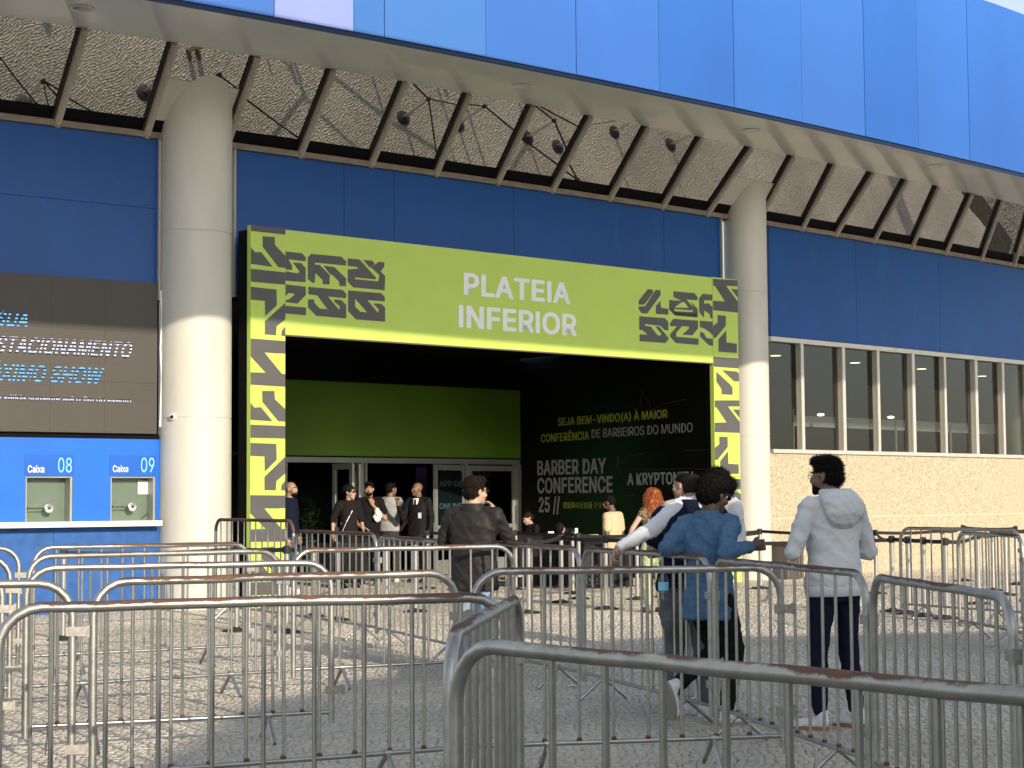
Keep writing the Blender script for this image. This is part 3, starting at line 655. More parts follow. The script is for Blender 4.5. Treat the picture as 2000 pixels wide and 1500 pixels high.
M_teal = pm('poster_text_grey', (.06, .10, .11), .8, spec=.1); M_teal2 = pm('poster_text_teal', (.02, .10, .12), .6)
for txt, z, hh, mm in (('APP DE', 1.74, .115, M_teal), ('ONLINE', 1.30, .115, M_teal)):
    text_mesh(txt, Md @ Vector((.15, -.03, z)), Md @ Vector((Ld-.15, -.03, z)), hh, nd, mm, 'lettering', dl, bold=.01, proud=.006)
leaf(913, 1007, LO-.04, LO-.04)
RU = thing('rollup_banner', 'dark purple upright banner standing in the doorway behind the suited man', 'banner')
a, b = wx(813, 960, LO-.5), wx(833, 960, LO-.5); mb = MB(); mb.cslab(a, b, LO-.5, LO-.51, .08, zb0-.15, 1); mb.build('print', pm('purple_print', (.03, .02, .09), .5), RU)
mb = MB(); mb.cslab(a-.02, b+.02, LO-.42, LO-.58, 0, .08, 1); mb.build('foot', M_chrome, RU)
# printed welcome wall
T0 = Vector((3.62, 31.35, 0)); T1 = Vector((.16, 37.2, 0)); tu = (T0-T1).normalized(); T0 = T0-tu*.35; tn_ = Vector((tu.y, -tu.x, 0))
if tn_.dot(CO-T0) < 0: tn_ = -tn_
def m_wall():
    m = pm('black_green_print', (.004, .006, .004), .7, spec=.15); n = m.node_tree; N = n.nodes; L = n.links; b = N['Principled BSDF']
    geo = N.new('ShaderNodeNewGeometry'); c0 = hit_plane(1180, 960, T0, tn_)
    vm = N.new('ShaderNodeVectorMath'); vm.operation = 'DISTANCE'; L.new(geo.outputs['Position'], vm.inputs[0]); vm.inputs[1].default_value = c0
    mr = N.new('ShaderNodeMapRange'); mr.inputs[1].default_value = 2.6; mr.inputs[2].default_value = 0; mr.interpolation_type = 'SMOOTHSTEP'; L.new(vm.outputs['Value'], mr.inputs[0])
    mx = N.new('ShaderNodeMix'); mx.data_type = 'RGBA'; L.new(mr.outputs[0], mx.inputs[0]); mx.inputs[6].default_value = (.004, .005, .004, 1); mx.inputs[7].default_value = (.008, .045, .010, 1)
    L.new(mx.outputs[2], b.inputs['Base Color']); return m
WW = thing('welcome_wall', 'black and green printed wall with white conference lettering inside the entrance', 'wall')
mid = (T0+T1)/2; mb = MB(); mb.box(mid-tn_*.1+Vector((0, 0, zm/2-.03)), ((T0-T1).length, .2, zm-.06), math.atan2(tu.y, tu.x)); mb.build('wall_print', m_wall(), WW)
for txt, bl, br, tl, mm, bd in (('SEJA BEM-VINDO(A) À MAIOR', (1090, 833), (1304, 815), (1090, 818), M_yel, .014), ('CONFERÊNCIA', (1057, 865), (1151, 857.5), (1057, 849.5), M_yel, .014), ('DE BARBEIROS DO MUNDO', (1156, 857), (1353, 842), (1156, 840.5), M_wht2, -.004),
        ('BARBER DAY', (1050, 929), (1184, 924), (1050, 901), M_wht2, .018), ('CONFERENCE', (1050, 964.5), (1197, 961), (1050, 935), M_wht2, .018), ('25 //', (1053, 1001), (1094, 1000), (1053, 972), M_wht2, .018),
        ('理髪師の日会議 クリプト', (1100, 992.5), (1192, 991.5), (1100, 983), M_yel, .0), ('A KRYPTONITA', (1226, 950), (1359, 943), (1226, 927), M_wht2, .018)):
    Pl = hit_plane(*bl, T0, tn_); Pr = hit_plane(*br, T0, tn_); Pt = hit_plane(*tl, T0, tn_)
    text_mesh(txt, Pl, Pr, (Pt.z-Pl.z)*1.02, tn_, mm, 'lettering', WW, bold=bd, proud=.006)
for pts in (((1250, 760), (1268, 785), (1270, 805), (1290, 790), (1340, 780)), ((1210, 905), (1225, 890), (1260, 885)), ((1207, 890), (1207, 915), (1232, 960), (1240, 968), (1225, 968), (1200, 930)), ((1230, 918), (1345, 915), (1380, 917), (1380, 924), (1345, 925)), ((1335, 880), (1385, 878), (1392, 885)), ((1255, 760), (1250, 790), (1262, 812))):
    mb = MB(); mb.tube([hit_plane(x, y, T0, tn_)+tn_*.002 for x, y in pts], .006, 6); mb.build('outline_motif', M_outline, WW)

# ------------------------------------------------------------------ lime portal
ga = Vector((-3.69, 24.848, 0)); gb_ = Vector((4.083, 31.641, 0)); gu = (gb_-ga).normalized(); gn = Vector((gu.y, -gu.x, 0)); g0 = ga.copy()
def GPt(px, py): return hit_plane(px, py, g0, gn)
def gl(px, py):
    p = GPt(px, py); return ((p-g0).dot(gu), p.z)
GT = thing('entrance_portal', 'lime green entrance portal reading PLATEIA INFERIOR with charcoal glyph pattern', 'portal')
La, Lb = gl(489, 800)[0], gl(557, 800)[0]; Ra, Rb = gl(1395, 800)[0], gl(1445.5, 900)[0]
ztop = gl(485, 438)[1]; ztopr = gl(1440, 547)[1]; ztp = (ztop+ztopr)/2
zh0 = (gl(557, 653)[1]+gl(1396, 709)[1])/2; zh1 = (gl(557, 449)[1]+gl(1394, 542)[1])/2
def gbox(a0, a1, z0, z1, d0, d1):
    mb = MB(); c = g0+gu*((a0+a1)/2)+gn*((d0+d1)/2); c.z = (z0+z1)/2; mb.box(c, (a1-a0, abs(d1-d0), z1-z0), math.atan2(gu.y, gu.x)); return mb
PL = gbox(La, Lb, 0, ztp, -.09, 0).build('left_pillar'.replace('left_', ''), M_lime, GT)
PR = gbox(Ra, Rb, 0, ztp, -.09, 0).build('pillar', M_lime, GT)
HD = gbox(Lb+.004, Ra-.004, zh0, zh1, -.07, -.006).build('header', M_lime, GT)
gbox(Lb+.004, Ra-.004, zh0-.02, zh0-.003, -.06, -.01).build('header_trim', M_grey, GT)
gbox(La+.02, Lb-.02, .0, ztp-.05, -.35, -.1).build('rear_frame', M_black, GT)
gbox(Lb, Ra, zh0+.2, zh1-.1, -.30, -.08).build('rear_frame', M_black, GT)
def clip(poly, k, v, sgn):
    out = []
    for i in range(len(poly)):
        p, q = poly[i], poly[(i+1) % len(poly)]; dp, dq = sgn*(p[k]-v), sgn*(q[k]-v)
        if dp <= 0: out.append(p)
        if dp*dq < 0:
            t = dp/(dp-dq); out.append((p[0]+(q[0]-p[0])*t, p[1]+(q[1]-p[1])*t))
    return out
from mathutils.geometry import tessellate_polygon
def glyph(polys, a0, a1, parent, lift, mat, name='glyph', z1=99):
    """flat printed shapes: clipped to the panel a0..a1, a few mm thick"""
    for poly in polys:
        mb = MB()
        for tri in tessellate_polygon([[Vector((a, z, 0)) for a, z in poly]]):
            t = [poly[i] for i in tri]
            for k, v, sg in ((0, a0, -1), (0, a1, 1), (1, .01, -1), (1, z1, 1)):
                if len(t) > 2: t = clip(t, k, v, sg)
            if len(t) < 3: continue
            n = len(t); vs = []
            for dd in (lift, lift-.003):
                for a, z in t:
                    p = g0+gu*a+gn*dd; vs.append((p.x, p.y, z))
            mb.add(vs, [tuple(range(n))])
        if mb.v: mb.build(name, mat, parent)
def zc(pts, ox, oy, k=4.): return [gl(ox+x/k, oy+y/k) for x, y in pts]
OA = (450, 420)
H_L = [[(428,283),(562,298),(590,330),(588,362),(455,346),(483,395),(483,430),(428,425)],
 [(487,370),(555,375),(590,415),(588,525),(428,513),(428,438),(530,455),(540,440)],
 [(605,330),(632,303),(868,325),(905,360),(903,395),(662,372),(662,385),(700,390),(778,470),(775,543),(722,540),(720,505),(665,455),(660,530),(640,528),(605,500)],
 [(727,395),(812,405),(905,495),(903,557),(852,553),(850,520),(800,470),(780,462)],
 [(917,338),(1010,347),(1140,490),(1137,502),(975,487),(975,500),(1155,518),(1165,470),(1105,415),(1105,405),(1160,365),(1205,370),(1203,405),(1175,440),(1210,475),(1207,588),(960,565),(917,520),(917,425),(1000,418),(990,405),(917,398)],
 [(1037,350),(1108,355),(1130,380),(1095,415)],
 [(428,540),(590,560),(590,625),(525,692),(428,680),(428,665),(455,660),(500,625),(495,612),(455,610),(428,640)],
 [(428,708),(592,722),(592,783),(428,768)],
 [(610,560),(880,585),(907,617),(905,650),(765,637),(853,742),(855,712),(808,672),(815,658),(870,665),(905,700),(907,808),(672,787),(607,722),(607,658),(655,660),(660,690),(700,730),(758,735),(680,628),(610,620)],
 [(920,588),(1180,610),(1208,640),(1208,675),(1072,665),(1155,765),(1160,735),(1115,690),(1180,693),(1210,722),(1210,833),(980,815),(920,750)]]
glyph([zc(p, *OA) for p in H_L], Lb+.004, Ra-.004, HD, -.003, M_grey)
glyph([zc([(975,655),(1067,760),(1015,755),(975,715)], *OA)], Lb, Ra, HD, -.0005, M_lime, 'glyph_counter')
OB = (1000, 375)
H_R = [[(990,850),(1062,758),(1102,762),(1103,790),(1035,880),(990,880)],
 [(1122,765),(1162,768),(1162,805),(1058,950),(1015,948),(990,915),(990,893),(1040,893)],
 [(1125,890),(1160,850),(1165,905),(1222,912),(1222,960),(1125,952)],
 [(1262,775),(1425,790),(1452,820),(1450,845),(1365,840),(1415,900),(1412,925),(1272,915),(1270,903),(1380,905),(1350,862),(1262,820)],
 [(1228,843),(1258,846),(1272,936),(1452,955),(1452,980),(1275,965),(1228,920)], [(1400,858),(1452,915),(1452,956),(1415,952),(1415,900)], [(1258,846),(1345,850),(1300,880),(1268,905),(1268,940),(1255,930)], [(1260,930),(1420,938),(1452,960),(1440,975),(1270,962)],
 [(1462,830),(1490,795),(1590,803),(1590,850),(1505,845),(1500,870),(1540,870),(1590,925),(1590,990),(1550,985),(1545,955),(1505,925),(1500,985),(1465,940)],
 [(995,970),(1195,985),(1223,1015),(1223,1082),(1195,1080),(1160,1045),(1040,1032),(1040,1045),(1085,1050),(1140,1120),(1165,1120),(1165,1105),(1120,1050),(1150,1050),(1225,1140),(1225,1150),(1200,1180),(997,1165),(997,1110),(1060,1115),(1020,1080),(995,1075)],
 [(1235,1025),(1262,990),(1455,1005),(1455,1065),(1410,1120),(1330,1115),(1385,1065),(1385,1052),(1330,1048),(1285,1100),(1285,1130),(1460,1145),(1458,1195),(1280,1180),(1237,1130),(1237,1110),(1290,1050),(1235,1048)],
 [(1468,1005),(1590,1015),(1590,1140),(1540,1090),(1500,1065),(1468,1055)],
 [(1470,1090),(1500,1100),(1520,1140),(1590,1150),(1590,1203),(1540,1198),(1470,1130)]]
glyph([zc(p, *OB) for p in H_R], Lb+.004, Ra-.004, HD, -.003, M_grey)
# left pillar tile
TL = [[(250,165),(345,172),(348,235),(440,330),(440,415),(375,408),(252,250)],
 [(130,215),(190,290),(240,290),(330,405),(130,378)],
 [(130,416),(440,450),(440,546),(130,518)],
 [(130,557),(360,582),(362,705),(270,790),(268,672),(130,658)],
 [(440,675),(440,805),(360,870),(355,940),(268,932),(268,830)],
 [(440,855),(440,947),(397,943),(400,905)],
 [(130,962),(440,986),(440,1083),(350,1080),(265,1073),(400,1240),(440,1245),(440,1342),(130,1323),(130,1228),(275,1232),(150,1095),(130,1090)]]
tile = [zc(p, *OA) for p in TL]; per = (gl(487, 461)[1]-gl(487, 765)[1])
cap_ = [[(a, z) for a, z in ((La, ztp), (Lb, ztp), (Lb, ztp-.085), (La, ztp-.085))]]
glyph(cap_, La+.001, Lb-.001, PL, .0035, M_grey)
for k in range(3):
    glyph([[(a, z-per*k) for a, z in p] for p in tile], La+.001, Lb-.001, PL, .0035, M_grey, z1=ztp-.09)
TR = [[(1570,678),(1790,692),(1790,739),(1672,732),(1790,893),(1790,945),(1570,923),(1570,850),(1662,855),(1585,735),(1570,730)],
 [(1710,757),(1790,764),(1790,862)],
 [(1605,960),(1670,968),(1670,1045),(1590,1140),(1570,1140),(1570,1045),(1605,1020)],
 [(1672,1080),(1675,1175),(1755,1185),(1757,1258),(1612,1248),(1612,1150)],
 [(1570,1286),(1790,1301),(1790,1380),(1570,1364)],
 [(1640,1392),(1755,1402),(1790,1440),(1790,1500),(1775,1480),(1735,1480)],
 [(1596,1405),(1700,1500),(1722,1530),(1722,1585),(1636,1580),(1636,1540),(1596,1480)]]
tile = [zc(p, *OB) for p in TR]; perr = gl(1420, 544)[1]-gl(1420, 779.5)[1]
for k in range(3):
    glyph([[(a, z-perr*k) for a, z in p] for p in tile], Ra+.001, Rb-.001, PR, .0035, M_grey, z1=ztp-.002)
for txt, bl, br, tl in (('PLATEIA', (906, 575.5), (1114, 594.5), (906, 532)), ('INFERIOR', (896, 639.5), (1127, 656.5), (896, 595))):
    Pl, Pr, Pt = GPt(*bl), GPt(*br), GPt(*tl); text_mesh(txt, Pl, Pr, Pt.z-Pl.z, gn, M_white, 'lettering', HD, bold=.023, proud=.0, lift=0)

# ------------------------------------------------------------------ unseen shapes added to shade the facade and the plaza
zsh = (gl(557, 630)[1]+gl(950, 668)[1]+gl(1390, 692)[1])/3
tanel = math.tan(rad(SUN_EL)); sd = SUN_H.normalized(); Lh = 12/ sd.dot(gn)
FB = thing('shade_band', 'unseen long white band on posts, added to shade the upper facade', 'shade_caster')  # added out of view, its height set by the facade shade line
cb = g0+gu*5.1+gn*11.4; zbot = zsh+Lh*tanel+.0; zs_top = ZS + (Lh-(OF+.2))*tanel + .2
mb = MB(); mb.cslab(-18, 28, 12.6, 12.3, zbot, zs_top, 60); mb.build('shade_slab', M_alu, FB)
for s in (-21.5, 21.5):
    mb = MB(); p = cb+gu*s; mb.box((p.x, p.y, (zbot-.05)/2), (.5, .5, zbot+.05), math.atan2(gu.y, gu.x)); mb.build('post', M_alu, FB)
PB = thing('shade_block', 'unseen tan gabled block added to cast the plaza shade', 'building')
wv = Vector((.866, .5, 0)); bk = sd
def sil(a, b): return (b+12)*tanel
pr = [(-3, sil(0, 4.3)), (3.0, sil(0, 9.4)), (4.8, sil(0, 12.2)), (6.2, sil(0, 13.4)), (10.4, sil(0, 15.9)), (14.8, sil(0, 14.2)), (24, sil(0, 10))]  # outline of the added block, shaped to cast the foreground shade
mb = MB(); vs = []
for a, z in pr:
    for zz, bb in ((0, 12), (z, 12), (z, 20), (0, 20)): vs.append(wv*a + bk*bb + Vector((0, 0, zz)))
n = len(pr); mb.add(vs, [(i*4+k, i*4+(k+1) % 4, i*4+4+(k+1) % 4, i*4+4+k) for i in range(n-1) for k in range(4)]+[(3, 2, 1, 0), ((n-1)*4, (n-1)*4+1, (n-1)*4+2, (n-1)*4+3)])
mb.build('walls', M_wood, PB)
for a in (0, 4, 8, 12, 16):
    mb = MB(); p = wv*a + bk*11.97 + Vector((0, 0, 2.4)); mb.box(p, (1.6, .08, 1.4), math.atan2(wv.y, wv.x)); f = mb.build('window', M_alu, PB)
    mb = MB(); mb.box(p-bk*.045, (1.4, .02, 1.2), math.atan2(wv.y, wv.x)); mb.build('pane', M_room, f)

# ------------------------------------------------------------------ crowd barriers
BARS = {}
def bar_mesh(h):
    if h not in BARS:
        mb = MB(); mb.tube([(0, 0, 0), (0, 0, h)], .0095, 8); me = mb.mesh('bar', True); me.materials.append(M_galv2); BARS[h] = me
    return BARS[h]
mb = MB(); mb.lathe([(.0135, -.006), (.017, 0), (.010, .012)], (0, 0, 0), 8); WELD = mb.mesh('weld', True); WELD.materials.append(M_rust)
def foot_mesh():
    mb = MB(); prof = []
    for s in (-1, 1):
        mb.tube([(0, .0, .165), (0, s*.185, .012)], .0135, 8)
    mb.tube([(-.02, 0, .165), (.02, 0, .165)], .022, 10)
    me = mb.mesh('foot', True); me.materials.append(M_galv2); return me
FOOT = foot_mesh()
def hook_mesh():
    mb = MB(); mb.box((.034, 0, 0), (.11, .05, .045)); mb.box((.083, 0, 0), (.014, .056, .06)); me = mb.mesh('hook'); me.materials.append(M_hook); return me
HOOK = hook_mesh()
def barrier(A, Bq, label, h=1.11, group='grey steel crowd barriers on the plaza', welds=False, hooks=(.86, .30), nb=None):
    A = Vector((A[0], A[1], 0)); Bv = Vector((Bq[0], Bq[1], 0)); d = Bv-A; L_ = d.length; an = math.atan2(d.y, d.x); c = (A+Bv)/2
    t = thing('crowd_barrier', label, 'barrier', c, an, group)
    hl = L_/2-.0; r = .0205; R = .16; zt = h-r; x = hl-r
    pts = [(-x, 0, .10), (-x, 0, .3), (-x, 0, zt-R)]
    pts += [(-x+R-R*math.cos(a), 0, zt-R+R*math.sin(a)) for a in (rad(q) for q in (18, 36, 54, 72, 90))]
    pts += [(-x+R+(2*x-2*R)*k/8, 0, zt+random.uniform(-.003, .003)) for k in range(1, 8)]
    pts += [(x-R+R*math.sin(a), 0, zt-R+R*math.cos(a)) for a in (rad(q) for q in (0, 18, 36, 54, 72, 90))]
    pts += [(x, 0, .3), (x, 0, .10)]
    f = MB(); f.tube(pts, r, 14); f.build('frame', M_galv, t, True)
    f = MB(); f.tube([(-x, 0, .165), (0, random.uniform(-.004, .004), .165), (x, 0, .165)], .0135, 10); br = f.build('bottom_rail', M_galv2, t, True)
    n = nb or max(7, int(round(L_/.192))-1)
    for k in range(1, n+1):
        xx = -x+2*x*k/(n+1)
        b = link_mesh('bar', bar_mesh(round(zt-.165, 3)), t, (xx+random.uniform(-.003, .003), 0, .165), (random.uniform(-.004, .004), random.uniform(-.003, .003), 0))
        if welds: link_mesh('weld', WELD, br, (xx, 0, .182))
    for s in (-1, 1): link_mesh('foot', FOOT, t, (s*(hl-.42), 0, 0))
    for z in hooks: link_mesh('hook', HOOK, t, (x-.01, 0, z))
    return t
BL = [
 ((-.17, 4.85), (1.12, 3.32), 'nearest barrier, rusty top rail, running out of the right edge of the frame', 1.11, True),
 ((-.185, 5.08), (.02, 7.05), 'barrier seen almost end on with orange rust at its near corner', 1.11, True),
 ((-1.92, 6.6), (0., 7.15), 'long rusty topped barrier across the lower left foreground', 1.11, True),
 ((-3.97, 8.15), (-2.10, 8.62), 'barrier cut by the left edge with its curved right end beside the first rusty rail', 1.11, True),
 ((-2.055, 8.68), (-.285, 9.55), 'second row barrier behind the rusty foreground rail, left half', 1.11, True),
 ((-.235, 9.6), (1.50, 9.93), 'second row barrier in front of the leaning men', 1.11, True),
 ((-2.89, 10.55), (-1.12, 11.2), 'third row barrier, short left side row ending below the lime pillar', 1.11, True),
 ((-4.75, 9.95), (-2.97, 10.48), 'third row barrier cropped at the left edge of the photo', 1.11, True),
 ((-3.5, 12.85), (-1.80, 13.9), 'fourth row barrier under the blue ticket counter', 1.11, False),
 ((-5.3, 12.25), (-3.57, 12.78), 'fourth row barrier end curving down at the left edge', 1.11, False),
 ((-1.74, 14.0), (.02, 14.8), 'sunlit fourth row barrier in front of the lobby with a bright top rail', 1.11, False),
 ((-4.15, 15.4), (-2.40, 16.4), 'fifth row barrier nearest to the ticket counter base', 1.11, False),
 ((-6.05, 14.95), (-4.22, 15.35), 'fifth row barrier whose curved end shows at the left edge', 1.11, False),
 ((1.95, 6.85), (2.35, 4.9), 'barrier with a curved corner cut by the right edge', 1.11, True),
 ((1.79, 8.95), (1.935, 6.93), 'shaded barrier at the right, tilted down towards the right edge', 1.10, True),
 ((1.265, 11.3), (1.78, 9.0), 'barrier between the hooded man and the camera', 1.11, True),
 ((.525, 13.6), (1.255, 11.35), 'barrier the white sleeved arm rests on', 1.12, False),
 ((-.43, 15.9), (.515, 13.65), 'barrier right of the man in the black jacket', 1.12, False),
 ((-1.40, 18.5), (-.44, 15.95), 'barrier behind the bright rail below the suited man', 1.12, False),
 ((-2.53, 20.7), (-1.41, 18.55), 'barrier below the woman in black', 1.15, False),
 ((-3.8, 22.8), (-2.54, 20.75), 'farthest barrier of the slanting line, beside the lime pillar', 1.27, False),
 ((4.75, 22.0), (5.75, 20.2), 'far right barrier in front of the belt posts', 1.11, False),
 ((4.72, 19.0), (4.89, 17.15), 'right side barrier seen nearly end on before the belt posts', 1.11, False),
 ((5.9, 20.0), (6.7, 18.2), 'barrier at the right edge behind the belt posts', 1.11, False),
]
for a, b, lab, h, wd in BL: barrier(a, b, lab, h, welds=wd)

# ------------------------------------------------------------------ belt posts
mb = MB(); mb.tube([(0, 0, .03), (0, 0, .90)], .031, 16); POLE = mb.mesh('pole', True); POLE.materials.append(M_chrome)
mb = MB(); mb.lathe([(.165, 0), (.165, .012), (.13, .026), (.05, .036), (.04, .05)], (0, 0, 0), 28); BASE = mb.mesh('base', True); BASE.materials.append(M_rubber)
mb = MB(); mb.lathe([(.036, .885), (.038, .89), (.038, .968), (.030, .976)], (0, 0, 0), 16); mb.box((0, .036, .93), (.05, .02, .07)); HEAD = mb.mesh('head', True); HEAD.materials.append(M_rubber)
SP = {}
def post(key, x, y, label, steel_head=False):
    t = thing('belt_post', label, 'belt post', (x, y, 0), random.uniform(0, 6), 'belt posts on the plaza')
    link_mesh('pole', POLE, t); link_mesh('base', BASE, t); hd = link_mesh('head', HEAD, t)
    SP[key] = (t, Vector((x, y, 0))); return t
def belt(k1, k2, z=.93):
    a = SP[k1][1]; b = SP[k2][1]; d = (b-a); n = Vector((-d.y, d.x, 0)).normalized()*.0015; mb = MB(); m = 8; vs = []
    u = d.normalized()*.037
    for i in range(m+1):
        p = a+u+(d-2*u)*i/m; sag = -.012*d.length*math.sin(math.pi*i/m)
        vs += [p+n+Vector((0, 0, z+sag-.025)), p-n+Vector((0, 0, z+sag-.025)), p-n+Vector((0, 0, z+sag+.025)), p+n+Vector((0, 0, z+sag+.025))]
    mb.add(vs, [(i*4+k, i*4+(k+1) % 4, i*4+4+(k+1) % 4, i*4+4+k) for i in range(m) for k in range(4)]+[(3, 2, 1, 0), (m*4, m*4+1, m*4+2, m*4+3)])
    vs = [v-a for v in mb.v] if False else mb.v
    o = mb.build('belt', M_belt); t = SP[k1][0]; o.parent = t; o.matrix_parent_inverse = (Matrix.Translation(t.location) @ Matrix.Rotation(t.rotation_euler.z, 4, 'Z')).inverted()
PX = {'a': (123, 1250, 'belt post seen through the left barriers below the Caixa 08 window'), 'b': (462, 1233, 'belt post just right of the big left column base'), 'c': (612, 1205, 'belt post behind the sunlit barrier below the plant'),
 'd': (660, 1212, 'belt post below the woman in black'), 'e': (755, 1182, 'belt post below the smiling man'), 'f': (812, 1195, 'belt post below the suited man'), 'g': (835, 1150, 'small far belt post beside the suited man'),
 'h': (1008, 1152, 'belt post at the right door jamb'), 'i': (1033, 1198, 'belt post under the figures 25 of the welcome wall'), 'j': (1097, 1177, 'belt post left of the capped person'), 'k': (1119, 1160, 'middle belt post of the trio by the check in table'),
 'l': (1131, 1170, 'rightmost belt post of the trio by the check in table'), 'm': (1184, 1190, 'belt post below the man in the beige T-shirt'), 'n': (1245, 1171, 'belt post beside the sandals of the red haired woman'), 'o': (1300, 1166, 'belt post mostly hidden behind the leaning men'),
 'p': (1486, 1150, 'belt post standing in front of the right column'), 'q': (1712, 1160, 'belt post right of the hooded man against the beige wall'), 'r': (1744, 1195, 'first of the cluster of belt posts right of the hooded man'), 's': (1776, 1199, 'second of the cluster of belt posts, black base touching its neighbours'),
 't': (1806, 1204, 'third of the cluster of belt posts before the beige wall'), 'u': (1849, 1209, 'nearest of the cluster of belt posts before the beige wall'), 'v': (1843, 1152, 'belt post behind the cluster against the beige wall'), 'w': (1883, 1135, 'far belt post with its black base clear on the sunlit setts'),
 'x': (1912, 1180, 'belt post between the two right barriers'), 'y': (1966, 1163, 'belt post near the right edge behind the end on barrier'), 'z': (1986, 1142, 'farthest belt post at the right edge'), 'A': (560, 1236, 'belt post in line with the lime pillar base'), 'B': (893, 1152, 'far belt post behind the man in the black jacket')}
for k, (px, py, lab) in PX.items():
    p = at_z(px, py, 0); post(k, p.x, p.y, lab)
ex = {'C': (9.0, 30.5), 'D': (11.0, 31.5), 'E': (7.5, 28.0), 'F': (9.6, 27.6), 'G': (12.5, 33.0), 'H': (8.4, 25.2)}
for i, (k, (x, y)) in enumerate(ex.items()): post(k, x, y, 'belt post mirrored in the slanted glazing %s' % ('above the portal lettering', 'over the right end of the portal', 'beside the big left column', 'over the middle of the portal', 'just past the right column', 'over the left glyphs')[i])
for a, b in ('ab', 'bA', 'Ac', 'cd', 'de', 'eg', 'gB', 'df', 'fi', 'ij', 'jm', 'hk', 'kl', 'ln', 'mo', 'Bh', 'np', 'pq', 'qv', 'vw', 'wz', 'rs', 'st', 'tu', 'qr', 'xy', 'ux', 'CD', 'EF', 'DG', 'CE', 'yz'): belt(a, b)
belt('o', 'p', .90); belt('m', 'r', .92)

# ------------------------------------------------------------------ people
def remesh(mb, vox, smooth=4, fold=None, name='m'):
    """union a set of overlapping shapes into one continuous smooth surface"""
    me = bpy.data.meshes.new('tmp'); me.from_pydata(mb.v, [], mb.f); me.update()
    bm = bmesh.new(); bm.from_mesh(me); bmesh.ops.recalc_face_normals(bm, faces=bm.faces); bm.to_mesh(me); bm.free()
    o = bpy.data.objects.new('tmp', me); C.objects.link(o)
    md = o.modifiers.new('r', 'REMESH'); md.mode = 'VOXEL'; md.voxel_size = vox
    ms = o.modifiers.new('s', 'SMOOTH'); ms.iterations = smooth; ms.factor = .5
    bpy.context.view_layer.update(); dg = bpy.context.evaluated_depsgraph_get()
    out = bpy.data.meshes.new_from_object(o.evaluated_get(dg)); bpy.data.objects.remove(o); bpy.data.meshes.remove(me)
    out.name = name
    if fold:
        n = len(out.vertices); co = np.empty(n*3); no = np.empty(n*3); out.vertices.foreach_get('co', co); out.vertices.foreach_get('normal', no)
        co = co.reshape(-1, 3); no = no.reshape(-1, 3); amp, fn = fold
        d = np.array([fn(*p) for p in co]); co += no*(d*amp)[:, None]; out.vertices.foreach_set('co', co.reshape(-1)); out.update()
    out.polygons.foreach_set('use_smooth', [True]*len(out.polygons)); return out
def folds(seed, ax=9, az=16, diag=.6):
    def f(x, y, z):
        a = noise.noise(Vector((x*ax+seed, y*ax, z*az+x*az*diag)))
        b = noise.noise(Vector((x*ax*2+seed, y*ax*2+3, z*az*1.7-x*az*diag)))
        return 1.3*(1-min(1, abs(a)*1.7))**2 + .5*(1-min(1, abs(b)*1.8))**2 - .5
    return f
def frizz(seed, f=70):
    return lambda x, y, z: noise.noise(Vector((x*f+seed, y*f, z*f))) + .5*noise.noise(Vector((x*f*2.1, y*f*2.1+seed, z*f*2.1)))
def strands(me, n, L_, down=0., curl=1., r=.0013, seed=1):
    """fine loose strands rooted in the hair surface, added to the same mesh"""
    rg = np.random.default_rng(seed); nv = len(me.vertices); co = np.empty(nv*3); no = np.empty(nv*3)
    me.vertices.foreach_get('co', co); me.vertices.foreach_get('normal', no); co = co.reshape(-1, 3); no = no.reshape(-1, 3)
    fs = [tuple(p.vertices) for p in me.polygons]; vs = [tuple(c) for c in co]
    for i in rg.integers(0, nv, n):
        p = co[i]-no[i]*.004; d = no[i].copy(); a = np.cross(d, rg.normal(size=3)); a /= np.linalg.norm(a)+1e-6; k0 = len(vs); m = 5
        for j in range(m):
            rr = r*(1-.15*j); b = np.cross(d, a)
            for q in range(3): vs.append(tuple(p+rr*(a*math.cos(q*2.094)+b*math.sin(q*2.094))))
            p = p+d*L_/m; d = d+a*curl*rg.uniform(.2, .9)+rg.normal(size=3)*.15*curl+np.array((0, 0, -down)); d /= np.linalg.norm(d)+1e-6
            a = a-d*np.dot(a, d); a /= np.linalg.norm(a)+1e-6
        for j in range(m-1):
            for q in range(3): fs.append((k0+j*3+q, k0+j*3+(q+1) % 3, k0+j*3+3+(q+1) % 3, k0+j*3+3+q))
    out = bpy.data.meshes.new(me.name); out.from_pydata(vs, [], fs); out.update(); out.polygons.foreach_set('use_smooth', [True]*len(out.polygons)); return out
def rotm(yaw=0, pitch=0, roll=0):
    return Matrix.Rotation(-yaw, 3, 'Z') @ Matrix.Rotation(-pitch, 3, 'X') @ Matrix.Rotation(roll, 3, 'Y')
SKIN = {k: pm('skin_'+k, c, .5, var=.08, vs=12) for k, c in dict(dark=(.10, .055, .035), brown=(.20, .115, .075), tan=(.36, .22, .15), fair=(.52, .34, .25)).items()}
M_hairb = pm('hair_black', (.005, .0045, .004), .8, var=.4, vs=60, bump=.4, bs=160, spec=.12)
M_hairbr = pm('hair_dark_brown', (.018, .012, .009), .8, var=.4, vs=60, bump=.4, bs=160, spec=.12)
M_hairr = pm('hair_copper', (.38, .10, .025), .4, var=.45, vs=45, streak=6, bump=.8, bs=80)
def cloth(name, col, rough=.85, **k):
    k.setdefault('bump', .12); k.setdefault('bs', 18); k.setdefault('spec', .12); return pm(name, col, rough, **k)
M_gold = pm('gold_wire', (.7, .5, .2), .3, .9); M_dkglass = pm('dark_lens', (.01, .01, .01), .15)
M_eye = pm('eye_white', (.7, .68, .65), .3); M_iris = pm('iris_dark', (.02, .012, .008), .2); M_lip = pm('lip', (.30, .12, .10), .5)

